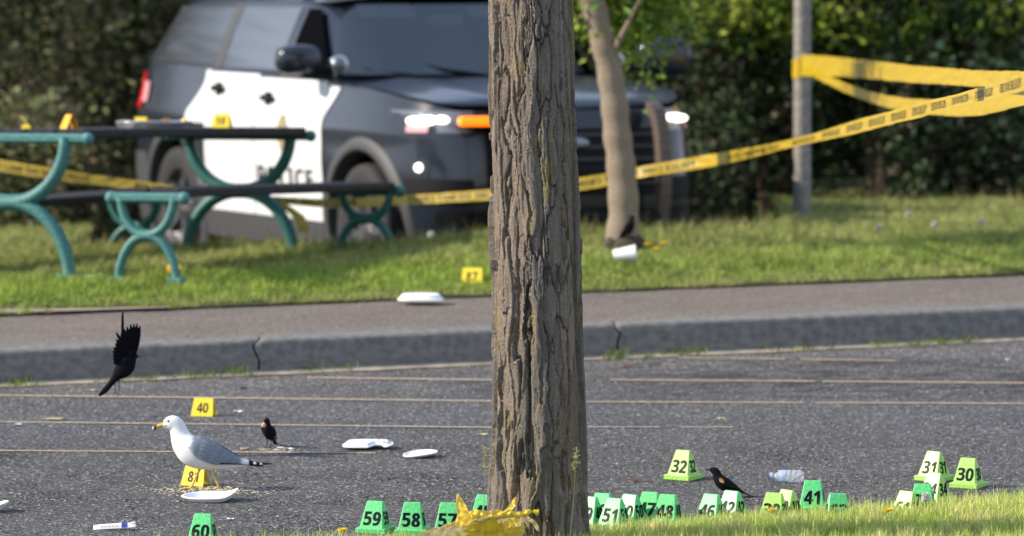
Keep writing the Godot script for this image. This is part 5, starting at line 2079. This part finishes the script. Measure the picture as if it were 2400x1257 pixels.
# ------------------------------------------------------------------ litter, tapes, pole
func plate_mesh(points: Array, deep: float, curl: Callable, thick := 0.003) -> ArrayMesh:
	# a pressed foam plate: a rim, a sloping wall and a flat floor, bent by curl
	var h := Heap.new()
	var n := points.size()
	var rows := []
	for q in [[1.0, 0.0], [0.93, 0.001], [0.78, -deep], [0.40, -deep], [0.0, -deep]]:
		var row := []
		for p in points:
			row.append((curl as Callable).call(Vector3(p.x * q[0], deep + q[1], p.y * q[0])))
		rows.append(row)
	for i in 4:
		for k in n:
			var j := (k + 1) % n
			h.quad(rows[i][k], rows[i][j], rows[i + 1][j], rows[i + 1][k])
			var dn := Vector3(0, -thick, 0)
			h.quad(rows[i][k] + dn, rows[i + 1][k] + dn, rows[i + 1][j] + dn, rows[i][j] + dn)
	for k in n:
		var j := (k + 1) % n
		h.quad(rows[0][k], rows[0][k] + Vector3(0, -thick, 0), rows[0][j] + Vector3(0, -thick, 0), rows[0][j])
	return done(h, false)

func oval(rx: float, rz: float, p: float, n := 40) -> Array:
	var r := []
	for k in n:
		var a := TAU * k / n
		r.append(Vector2(signf(cos(a)) * pow(absf(cos(a)), p) * rx, signf(sin(a)) * pow(absf(sin(a)), p) * rz))
	return r

func on_slope(p: Vector3, yaw := 0.0) -> Transform3D:
	return Transform3D(Basis(Quaternion(Vector3.UP, Vector3(0, 1, 0.06075).normalized())) * Basis(Vector3.UP, yaw), p)

func build_litter() -> void:
	# upside-down tray with a torn notch
	var p := on_lot(862, 1052)
	var t := obj("foam_tray", plate_mesh(oval(0.105, 0.075, 0.6), -0.016, func(v):
		var w: Vector3 = v
		w.y = 0.019 + (w.y + 0.016) - 0.003
		if w.x > 0.012 and w.x < 0.068 and w.z > 0.02:
			w.y += 0.008 * sin(PI * (w.x - 0.012) / 0.056)
			w.z -= 0.03
		if w.x > 0.07:
			w.y += 0.2 * (w.x - 0.07)
		return w), M.foam, null, p)
	t.transform = on_slope(p)
	tag(t, "broken white foam tray lying upside down on the asphalt, chunk missing from its side", "food tray", "white foam litter")
	p = on_lot(985, 1071)
	t = obj("foam_plate", plate_mesh(oval(0.072, 0.065, 1.0), 0.012, func(v): return Vector3(v.x, v.y * 0.6 + 0.008 + v.x * 0.10 + v.z * v.z * 0.6, v.z)), M.foam, null, p)
	t.transform = on_slope(p, 0.4)
	tag(t, "torn white plate tipped on the asphalt, between the foam tray and the trunk", "plate", "white foam litter")
	p = on_lot(492, 1174)
	t = obj("foam_plate", plate_mesh(oval(0.112, 0.095, 1.0), 0.014, func(v):
		var y: float = v.y + 0.004 + 1.1 * maxf(0.0, v.z * -1.0) * absf(v.z) + 5.2 * pow(maxf(0.0, v.x - 0.035), 2.0) + 0.9 * pow(maxf(0.0, -v.x - 0.06), 2.0)
		return Vector3(v.x * (1.0 - 0.2 * maxf(0.0, v.x)), y, v.z * 0.8)), M.foam, null, p)
	t.transform = on_slope(p)
	tag(t, "white plate with its right rim curled up, in front of the gull", "plate", "white foam litter")
	p = on_path(986, 712)
	t = obj("foam_tray", plate_mesh(oval(0.115, 0.07, 0.55), -0.024, func(v): return Vector3(v.x, 0.028 + (v.y + 0.024) * 1.0 - 0.004, v.z)), M.foam, null, p)
	t.transform = on_slope(p)
	tag(t, "clean white foam tray upside down on the sidewalk edge by the lawn", "food tray", "white foam litter")
	p = on_lawn(206, 658)
	t = obj("foam_tray", plate_mesh(oval(0.085, 0.06, 0.6), 0.012, func(v): return Vector3(v.x, v.y + 0.012 + 0.05 * v.x, v.z)), M.foam, null, p)
	tag(t, "white foam piece in the grass at the foot of the picnic table", "food tray", "white foam litter")
	p = on_lot(-6, 1199)
	t = obj("foam_plate", plate_mesh(oval(0.042, 0.05, 1.0), 0.010, func(v): return Vector3(v.x, v.y + 0.006 + 0.3 * absf(v.x + 0.04), v.z)), M.foam, null, p)
	t.transform = on_slope(p)
	tag(t, "white plate cut off by the left edge of the view", "plate", "white foam litter")
	# cup
	p = on_lawn(1462, 627)
	var cup := thing("foam_cup", "white foam cup lying on its side in the grass below the slim tree", "cup", p)
	var prof := [Vector2(0.0, 0.0), Vector2(0.028, 0.0), Vector2(0.043, 0.115), Vector2(0.047, 0.118), Vector2(0.044, 0.122), Vector2(0.040, 0.115), Vector2(0.026, 0.006), Vector2(0.0, 0.006)]
	var cm := grid(28, 7, func(u, v):
		var q: Vector2 = prof[int(round(v * 7))]
		return Vector3(cos(TAU * u) * q.x, q.y, sin(TAU * u) * q.x), true)
	var wall := obj("wall", cm, M.foam, cup)
	wall.transform = Transform3D(Basis.from_euler(Vector3(0.35, 0.0, -1.45)), Vector3(-0.055, 0.062, 0))
	# crushed bottle
	p = on_lot(1846, 1131)
	var bottle := thing("plastic_bottle", "crushed clear plastic bottle lying on the asphalt above marker 41", "bottle", p)
	bottle.transform = on_slope(p, -0.12)
	var g := FastNoiseLite.new()
	g.seed = 3
	g.frequency = 1.0
	var bp := [Vector2(0.0, -0.066), Vector2(0.022, -0.064), Vector2(0.029, -0.055), Vector2(0.030, -0.03), Vector2(0.026, -0.02), Vector2(0.030, -0.008), Vector2(0.027, 0.005), Vector2(0.029, 0.02), Vector2(0.018, 0.042), Vector2(0.012, 0.05), Vector2(0.012, 0.058), Vector2(0.0, 0.058)]
	obj("shell", grid(30, 44, func(u, v):
		var f: float = v * (bp.size() - 1)
		var i := mini(int(f), bp.size() - 2)
		var q: Vector2 = (bp[i] as Vector2).lerp(bp[i + 1], f - i)
		var a: float = TAU * u
		var r: float = q.x * (1.0 + 0.28 * g.get_noise_3d(cos(a) * 1.6, sin(a) * 1.6, q.y * 60.0))
		return Vector3(-q.y, maxf(0.024 + sin(a) * r * 0.85, 0.001), cos(a) * r), true), M.clear, bottle)
	var cap := Heap.new()
	cap.tube([Vector3(-0.058, 0.024, 0), Vector3(-0.070, 0.024, 0)], [0.0135], 14)
	obj("cap", done(cap), M.print_blue_pale, bottle)
	var label := grid(20, 4, func(u, v):
		var a: float = TAU * u
		return Vector3(lerpf(-0.035, -0.005, v), maxf(0.0245 + sin(a) * 0.0245, 0.0015), cos(a) * 0.0285), true)
	obj("label_band", label, M.clear_blue, bottle)
	# printed sachet
	p = on_lot(268, 1243)
	var sachet := thing("paper_sachet", "long white printed sachet with a blue block, lying at the lower left", "packaging", p)
	sachet.transform = on_slope(p, 0.06) * Transform3D(Basis(Vector3.RIGHT, 0.42), Vector3(0, 0.006, 0))
	obj("sleeve", grid(30, 6, func(u, v):
		var x := lerpf(-0.078, 0.078, u)
		var z := lerpf(0.016, -0.016, v)
		return Vector3(x, 0.005 + 0.010 * (1.0 - pow(absf(v * 2.0 - 1.0), 2.0)) * (1.0 - pow(absf(u * 2.0 - 1.0), 6.0)) + 0.008 * smoothstep(0.85, 1.0, u) * sin(v * 9.0) + 0.010 * u, z)), M.paper, sachet)
	var sf := func(x: float, y: float) -> Vector3: 
		var v := (0.016 - (-y)) / 0.032
		return Vector3(x, 0.0064 + 0.010 * (1.0 - pow(absf(clampf(v, 0, 1) * 2.0 - 1.0), 2.0)) + 0.010 * ((x + 0.078) / 0.156), -y)
	obj("print_block", grid(6, 6, func(u, v): return sf.call(lerpf(0.026, 0.046, u), lerpf(-0.0155, 0.006, v))), M.print_blue, sachet)
	for k in 5:
		var h := Heap.new()
		for j in 3:
			var x := -0.052 + k * 0.014 + j * 0.003
			h.quad(sf.call(x, -0.011), sf.call(x, -0.007), sf.call(x + 0.0018, -0.007), sf.call(x + 0.0018, -0.011))
		obj("small_print", done(h), M.print_grey, sachet)
	# leaves, scraps and crumbs
	var leaf_spots := [[1492, 1130, "dry_leaf", 0.028, "reddish brown dry leaf left of marker 32"], [1470, 862, "dry_leaf", 0.03, "brown leaf right of the trunk near the kerb"], [568, 912, "dry_leaf", 0.022, "small brown leaf on the lot below the kerb crack"], [1690, 984, "straw", 0.022, "pale curled scrap on the lot above the blackbird"], [1626, 969, "straw", 0.020, "tan scrap on the lot behind the pale curled one"], [2362, 845, "foam", 0.016, "small white ball of paper near the right edge"],
		[560, 967, "foam", 0.030, "white paper shred right of yellow tent 40"], [668, 1055, "foam", 0.045, "white paper strip right of the small blackbird"], [40, 999, "foam", 0.022, "white shred at the far left of the lot"], [130, 986, "straw", 0.075, "tan stick lying on a painted line at the left"], [212, 918, "straw", 0.035, "tan twig by the flying bird"], [1132, 1021, "straw", 0.028, "tan twig touching the trunk's left side"], [540, 1220, "foam", 0.020, "white torn scrap beside marker 60"], [575, 1055, "straw", 0.026, "crust of bread behind the gull's tail"], [1275, 1000, "straw", 0.02, "tan scrap hidden behind the trunk"]]
	for q in leaf_spots:
		if q[4].contains("hidden"):
			continue
		var pos := on_lot(q[0], q[1])
		var r := RandomNumberGenerator.new()
		r.seed = int(q[0])
		var h := Heap.new()
		var n := 9
		var pts := []
		for k in n:
			var a := TAU * k / n
			var rad: float = q[3] * r.randf_range(0.55, 1.0)
			pts.append(Vector3(cos(a) * rad, r.randf_range(0.002, 0.010) + 0.05 * q[3], sin(a) * rad * (0.25 if q[3] > 0.03 and q[2] != "tape" else 0.6)))
		var mid := Vector3(0, 0.004, 0)
		for k in n:
			h.tri(mid, pts[(k + 1) % n], pts[k])
			h.tri(mid + Vector3(0, -0.002, 0), pts[k] + Vector3(0, -0.0015, 0), pts[(k + 1) % n] + Vector3(0, -0.0015, 0))
			h.quad(pts[k], pts[(k + 1) % n], pts[(k + 1) % n] + Vector3(0, -0.0015, 0), pts[k] + Vector3(0, -0.0015, 0))
		var o := obj("fallen_leaf" if q[2] == "dry_leaf" else "paper_scrap" if q[2] == "foam" or q[2] == "tape" else "twig", done(h), M[q[2]], null, pos)
		o.transform = on_slope(pos, r.randf_range(-0.2, 0.2))
		tag(o, q[4], "leaf" if q[2] == "dry_leaf" else "litter")
	# crumbs and chaff round the gull's feet
	var places := []
	var tints := []
	for i in 640:
		var px := rng.randfn(500, 75)
		var py := 1149.0 + rng.randfn(0, 4.5)
		if i > 400:
			px = rng.randf_range(0, 2400)
			py = rng.randf_range(900, 1200)
		elif i > 350:
			px = rng.randfn(640, 45)
			py = 1056 + rng.randfn(0, 3)
		var q := on_lot(px, py)
		var s := rng.randf_range(0.002, 0.0048) * (0.8 if i > 400 else 1.0)
		places.append(Transform3D(Basis(Vector3.UP, rng.randf() * TAU).scaled(Vector3(s * 1.7, s * 0.7, s)), q))
		tints.append(Color(0.58, 0.42, 0.20).lerp(Color(0.75, 0.68, 0.55), rng.randf()) if i < 400 else Color(0.6, 0.58, 0.54))
	scatter("crumbs", pebble(71), M.tint, places, tints, null, "tan crumbs and chaff strewn round the gull's feet").set_meta("category", "crumbs")


func build_table_things() -> void:
	# foil tray with food on the table top
	var d := 27.6
	var p := on_board(362, d)
	var top := thing("foil_tray", "crumpled foil tray with leftovers on the picnic table", "tray", p)
	var n := FastNoiseLite.new()
	n.frequency = 14.0
	obj("foil", grid(40, 12, func(u, v):
		var a: float = TAU * u
		var q: Vector2 = [Vector2(0.0, 0.004), Vector2(0.55, 0.004), Vector2(0.85, 0.006), Vector2(0.92, 0.03), Vector2(1.0, 0.036), Vector2(1.03, 0.032), Vector2(0.95, 0.0), Vector2(0.0, 0.0)][int(round(v * 7))]
		var w := 1.0 + 0.08 * n.get_noise_2d(cos(a) * 0.2, sin(a) * 0.2 + v)
		return Vector3(cos(a) * 0.20 * q.x * w, q.y + 0.006 * n.get_noise_2d(a, v * 0.2), sin(a) * 0.13 * q.x * w), true), M.foil, top)
	for q in [[-0.12, 0.018, 0.03, "crust", "orange lump of food at the left end of the foil tray"], [0.07, 0.022, 0.042, "crust", "orange piece of food right of the middle of the foil tray"], [-0.02, 0.020, 0.035, "crust", "brown piece of food in the middle of the foil tray"], [0.14, 0.028, 0.026, "paper", "white napkin stuffed in the right end of the foil tray"]]:
		var h := Heap.new()
		h.ball(Vector3.ZERO, Vector3(q[2], q[2] * 0.55, q[2] * 0.8), 12, 8)
		tag(obj("food_scrap" if q[3] == "crust" else "napkin", done(h, false), M[q[3]], null, p + Vector3(q[0], 0.006 + q[2] * 0.5, 0.03)), q[4], "food" if q[3] == "crust" else "napkin")
	tent(520, 310, "table27.9", "58", 14, 1.0, "yellow evidence tent with dark number on the right half of the table top")
	tent(162, 308, "table26.5", "", 64, 0.95, "orange yellow evidence tent turned edgeways on the near end of the table top", "amber_card")
	tent(330, 297, "table27.8", "", 10, 0.75, "small yellow tent standing behind the foil tray on the table")
	tent(432, 300, "table27.7", "", 40, 0.6, "small tipped yellow tent at the right end of the foil tray", "yellow", 0.5)
	# folded yellow card leaning at far left
	var h := Heap.new()
	var a := on_board(58, 26.6)
	var b := Vector3(-0.055, 0.065, 0)
	h.hexa([Vector3(0.03, 0, 0.03), Vector3(0.03, 0, -0.03), Vector3(0.033, 0.002, -0.03), Vector3(0.033, 0.002, 0.03), b + Vector3(0.03, 0, 0.022), b + Vector3(0.03, 0, -0.022), b + Vector3(0.033, 0.002, -0.022), b + Vector3(0.033, 0.002, 0.022)])
	var h2 := Heap.new()
	h2.hexa([Vector3(-0.02, 0, 0.03), Vector3(0.03, 0, 0.03), Vector3(0.03, 0, -0.03), Vector3(-0.02, 0, -0.03), Vector3(-0.01, 0.024, 0.02), Vector3(0.028, 0.020, 0.02), Vector3(0.028, 0.020, -0.02), Vector3(-0.01, 0.024, -0.02)])
	var t := thing("folded_card", "leaning folded yellow card at the far left of the table top", "evidence tent", a)
	obj("leaf_panel", done(h), M.yellow, t)
	obj("foot_panel", done(h2), M.yellow, t)


func build_tapes() -> void:
	# pole
	var f := Vector3(1.757, 0, -31.0)
	f.y = lawn(f.x, 31.0) - 0.05
	var pole := thing("grey_pole", "straight grey metal pole with yellow tape tied round it", "pole", f)
	var h := Heap.new()
	h.tube([Vector3.ZERO, Vector3(0, 0.4, 0), Vector3(0, 2.0, 0), Vector3(0, 4.2, 0)], [0.055, 0.053, 0.053, 0.05], 20)
	obj("shaft", done(h, false), M.steel, pole)
	var h2 := Heap.new()
	h2.tube([Vector3(0, 0.02, 0), Vector3(0, 0.07, 0), Vector3(0, 0.08, 0)], [0.075, 0.072, 0.055], 20)
	obj("collar", done(h2, false), M.steel, pole)
	var up := Vector3.UP
	# the wrap on the pole
	var w := []
	var wu := []
	for i in 17:
		var a := TAU * i / 16.0 * 1.6
		w.append(f + Vector3(cos(a) * 0.058, at(1880, 160, 31.0).y - f.y + 0.010 * sin(i * 1.1), sin(a) * 0.058))
		wu.append(up + Vector3(0.15 * sin(i * 2.0), 0, 0))
	tape("barrier_tape", "yellow tape wrapped in a band round the grey pole", w, [0.10, 0.12, 0.10], [up, up, up], 60, 0.006, "", 1.0)
	var t1 := tape("barrier_tape", "upper broad strand of yellow tape running level from the pole to the right", [at(1878, 152, 30.93), at(1980, 158, 29.0), at(2150, 174, 25.5), at(2300, 184, 22.8), at(2480, 190, 20.0)], [0.13, 0.11, 0.085, 0.075, 0.07], [up, up + Vector3(0, 0, 0.2), up, up + Vector3(0, 0, -0.2), up], 90, 0.012, "", 1.0)
	var t2 := tape("barrier_tape", "pale lower strand of tape sagging from the pole to the right edge", [at(1882, 158, 30.92), at(1980, 205, 29.0), at(2080, 238, 27.2), at(2200, 252, 25.0), at(2310, 246, 23.0), at(2480, 196, 20.5)], [0.05, 0.055, 0.065, 0.075, 0.085, 0.09], [up + Vector3(0, 0, 0.5), up + Vector3(0, 0, 0.4), up, up, up, up], 90, 0.008, "", 1.0)
	# the long line
	tape("barrier_tape", "long yellow lettered tape sloping from the right edge past the trunk to the table", [at(2520, 128, 15.8), at(2400, 190, 16.9), at(2240, 236, 19.6), at(2080, 278, 23.0), at(1880, 330, 26.6), at(1690, 372, 27.9), at(1500, 404, 28.2), at(1370, 430, 28.3), at(1150, 456, 28.55), at(930, 470, 28.75), at(780, 477, 28.8), at(640, 468, 28.86)],
		[0.068, 0.066, 0.064, 0.064, 0.064, 0.066, 0.068, 0.07, 0.06, 0.055, 0.05, 0.04], [up, up + Vector3(0, 0, 0.3), up + Vector3(0, 0, 0.8), up + Vector3(0, 0, -0.4), up + Vector3(0, 0, 1.1), up + Vector3(0, 0, 0.2), up + Vector3(0, 0, -0.6), up, up + Vector3(0, 0, -0.3), up + Vector3(0, 0, -0.5), up, up + Vector3(0, 0, -0.3)], 220, 0.006, "POLICE LINE DO NOT CROSS", 1.02)
	tape("barrier_tape", "loose tail of yellow tape hanging from the table's far end", [at(638, 470, 28.84), at(668, 486, 28.82), at(694, 504, 28.8), at(708, 522, 28.78), at(712, 545, 28.8)], [0.03, 0.035, 0.045, 0.06, 0.065], [up, up + Vector3(0.4, 0, 0), up + Vector3(0.8, 0, 0), Vector3(1, 0.4, 0), Vector3(1, 0, 0)], 40, 0.008, "", 1.0)
	tape("barrier_tape", "yellow tape running from the left edge behind the table legs", [at(-90, 372, 29.6), at(60, 398, 29.5), at(240, 424, 29.4), at(380, 442, 29.3), at(470, 452, 29.2), at(540, 460, 29.05)], [0.065, 0.065, 0.06, 0.05, 0.035, 0.03], [up, up, up + Vector3(0, 0, 0.4), up, up, up], 80, 0.006, "POLICE LINE DO NOT CROSS", 1.0, 0.0)
	# a torn end in the gutter
	var gd := -on_lot(2230, 800).z - 0.02
	tape("barrier_tape", "torn scrap of yellow tape crumpled in the gutter at the right", [at(2194, 800, gd), at(2216, 796, gd + 0.02), at(2236, 764, gd + 0.03), at(2250, 786, gd + 0.01), at(2258, 801, gd)], [0.03, 0.05, 0.03, 0.025, 0.01], [Vector3(0.1, 0.4, 0.9), Vector3(0, 0.6, 0.8), Vector3(0.8, 0.4, 0.3), Vector3(1, 0.2, 0.2), Vector3(1, 0.1, 0.2)], 40, 0.006, "", 1.0)
	# heap of tape at the foot of the thick trunk
	var base := Vector3(0.0945, verge(0.0945, 18.3), -18.3)
	var t := thing("tape_heap", "crumpled bundle of yellow tape wrapped round the foot of the thick trunk", "barrier tape")
	var q := func(px: float, py: float, dd: float) -> Vector3: return at(px, py, dd)
	var g := FastNoiseLite.new()
	g.seed = 9
	g.frequency = 1.0
	for s in 3:
		var path := []
		for k in 9:
			var e := k / 8.0
			path.append(q.call(lerpf(1070 + s * 8, 1232 - s * 10, e), 1226.0 + s * 17 - 6.0 * sin(e * PI) + 4.0 * sin(k * 2.3 + s), 18.08 - 0.05 * sin(e * PI) + 0.02 * s + 0.03 * e))
		var r := ribbon(path, [0.075, 0.08, 0.075], [Vector3(0, 1, 0.2), Vector3(0, 1, 0.35), Vector3(0, 1, 0.1)], 70)
		obj("band", ribbon_mesh(r, 0.018, 3 + s), M.tape_new, t)
	var rope := []
	for k in 11:
		var e := k / 10.0
		rope.append(q.call(lerpf(1085, 1262, e), 1214.0 - 12.0 * e + 4.0 * sin(k * 1.9), 18.05 - 0.03 * sin(e * PI)))
	var hh := Heap.new()
	var rr := []
	for k in 60:
		rr.append(0.0075 + 0.004 * sin(k * 0.9) + 0.003 * sin(k * 2.3))
	hh.tube(curve(rope, 59), rr, 7)
	obj("twisted_strand", done(hh, false), M.tape_new, t)
	var pieces := [
		[[[1096, 1246], [1088, 1215], [1080, 1185], [1072, 1158]], [0.050, 0.048, 0.034, 0.006], Vector3(1, 0.12, 0.2), 18.02],
		[[[1080, 1225], [1045, 1238], [1012, 1246], [985, 1252]], [0.03, 0.035, 0.03, 0.02], Vector3(0.2, 1, 0.6), 18.12],
		[[[1100, 1240], [1060, 1252], [1020, 1258], [990, 1262]], [0.05, 0.05, 0.05, 0.03], Vector3(0, 1, 0.8), 18.02],
		[[[1180, 1206], [1196, 1190], [1202, 1178], [1208, 1166]], [0.05, 0.03, 0.016, 0.006], Vector3(1, 0.2, 0.3), 18.0],
		[[[1195, 1215], [1204, 1230], [1196, 1238], [1188, 1240]], [0.03, 0.028, 0.02, 0.008], Vector3(1, 0.1, 0.1), 17.98],
		[[[1090, 1236], [1120, 1220], [1160, 1214], [1210, 1210]], [0.03, 0.045, 0.04, 0.02], Vector3(0, 0.5, 1), 18.02],
	]
	for k in pieces.size():
		var pc: Array = pieces[k]
		var path := []
		for e in pc[0]:
			path.append(q.call(e[0], e[1], pc[3]))
		obj("loose_strip", ribbon_mesh(ribbon(path, pc[1], [pc[2], pc[2] + Vector3(0.1, 0, 0.2)], 36), 0.010, 20 + k), M.tape_new, t)
	var tail := []
	for e in [[1226, 1210], [1244, 1220], [1256, 1234], [1262, 1246]]:
		tail.append(q.call(e[0], e[1], 18.06))
	obj("faded_tail", ribbon_mesh(ribbon(tail, [0.014, 0.016, 0.014, 0.006], [Vector3(1, 0.5, 0.3), Vector3(1, 0.3, 0)], 30), 0.008, 40), M.straw, t)


func stalk(px: float, foot: float, tip_px: float, tip: float, d: float, label: String) -> void:
	var a := at(px, foot, d)
	a.y = verge(a.x, d)
	var b := at(tip_px, tip, d)
	var t := thing("grass_stalk", label, "grass stalk", a)
	var e := b - a
	var h := Heap.new()
	h.tint = Color(0.20, 0.22, 0.08)
	h.tube(curve([Vector3.ZERO, e * 0.4 + Vector3(0.004, 0, 0), e], 14), [0.0028, 0.0026, 0.0022, 0.0018, 0.0016, 0.0014, 0.0012], 6)
	obj("stem", done(h, false, true), M.tint, t)
	var r := RandomNumberGenerator.new()
	r.seed = int(px)
	var g := Heap.new()
	g.tint = Color(0.32, 0.30, 0.13)
	for k in 46:
		var f := r.randf_range(0.0, 0.20)
		var c := e * (1.0 - f)
		var out := Vector3(r.randfn(0, 1), 0.8, r.randfn(0, 1)).normalized() * r.randf_range(0.006, 0.020)
		g.tube([c, c + out], [0.0008, 0.0020], 5)
	obj("seed_head", done(g, true, true), M.tint, t)


func _ready() -> void:
	rng.seed = 20240
	noise_a.seed = 7
	noise_a.frequency = 0.02
	noise_a.fractal_octaves = 4
	noise_b.seed = 17
	noise_b.frequency = 0.03
	noise_b.fractal_octaves = 3
	set_up()
	make_materials()
	M.crest = make(0.28, 0.22, 0.12, 0.5)
	M.chrome_dull = make(0.25, 0.27, 0.32, 0.35, 0.8)
	M.amber_card = make(0.85, 0.42, 0.01, 0.45)
	M.print_grey = make(0.35, 0.35, 0.38, 0.7)
	M.print_blue_pale = make(0.35, 0.5, 0.8, 0.4)
	M.clear_blue = make(0.5, 0.65, 0.95, 0.12)
	M.clear_blue.transparency = BaseMaterial3D.TRANSPARENCY_ALPHA
	M.clear_blue.albedo_color.a = 0.45
	build_ground()
	build_plants()
	build_car()
	build_tables()
	build_tapes()
	build_birds()
	build_markers()
	tent(478, 974, "lot", "40", 14, 1.0, "yellow evidence tent 40 on the open lot behind the gull")
	tent(458, 1137, "lot", "81", 22, 0.98, "yellow evidence tent 81 between the gull's legs")
	tent(1108, 668, "lawn", "87", 12, 1.15, "yellow evidence tent in the grass just left of the thick trunk")
	tent(408, 650, "lawn", "", 8, 0.85, "small orange tent in the grass beneath the bench", "amber_card")
	build_table_things()
	build_litter()
	build_grass()
	build_grit()
	dandelion(2082, 1200, 0.055, "verge", false, "open yellow dandelion in the near grass below marker 79", "yellow dandelions", 0.0)
	dandelion(802, 1246, 0.045, "verge", false, "yellow dandelion at the bottom edge left of marker 59", "yellow dandelions", 0.0)
	dandelion(1808, 1199, 0.048, "verge", false, "yellow dandelion in front of marker 39", "yellow dandelions", 0.0)
	dandelion(2170, 1166, 0.085, "verge", true, "white dandelion seed head in front of marker 79", "dandelion seed heads", 0.0)
	for q in [[1518, 578, "nearest the slim tree"], [1538, 588, "lowest of three right of the slim tree"], [1555, 574, "farthest right of three beside the slim tree"]]:
		dandelion(q[0], q[1], 0.10, "lawn", false, "yellow dandelion in the lawn, " + q[2], "dandelions by the slim tree")
	for q in [[2130, 500, "tallest, well right of the grey pole"], [2300, 520, "closest to the right edge of the view"], [2190, 528, "low, between the two taller ones"], [1010, 552, "below the police vehicle's bumper"], [2060, 536, "nearest the grey pole"]]:
		dandelion(q[0], q[1], 0.14, "lawn", true, "blurred white dandelion seed head, " + q[2], "seed heads at the back of the lawn")
	stalk(1330, 1262, 1352, 1056, 18.0, "tall green grass stalk standing before the right side of the trunk")
	stalk(1122, 1262, 1140, 1050, 17.6, "blurred grass stalk standing before the left edge of the trunk")
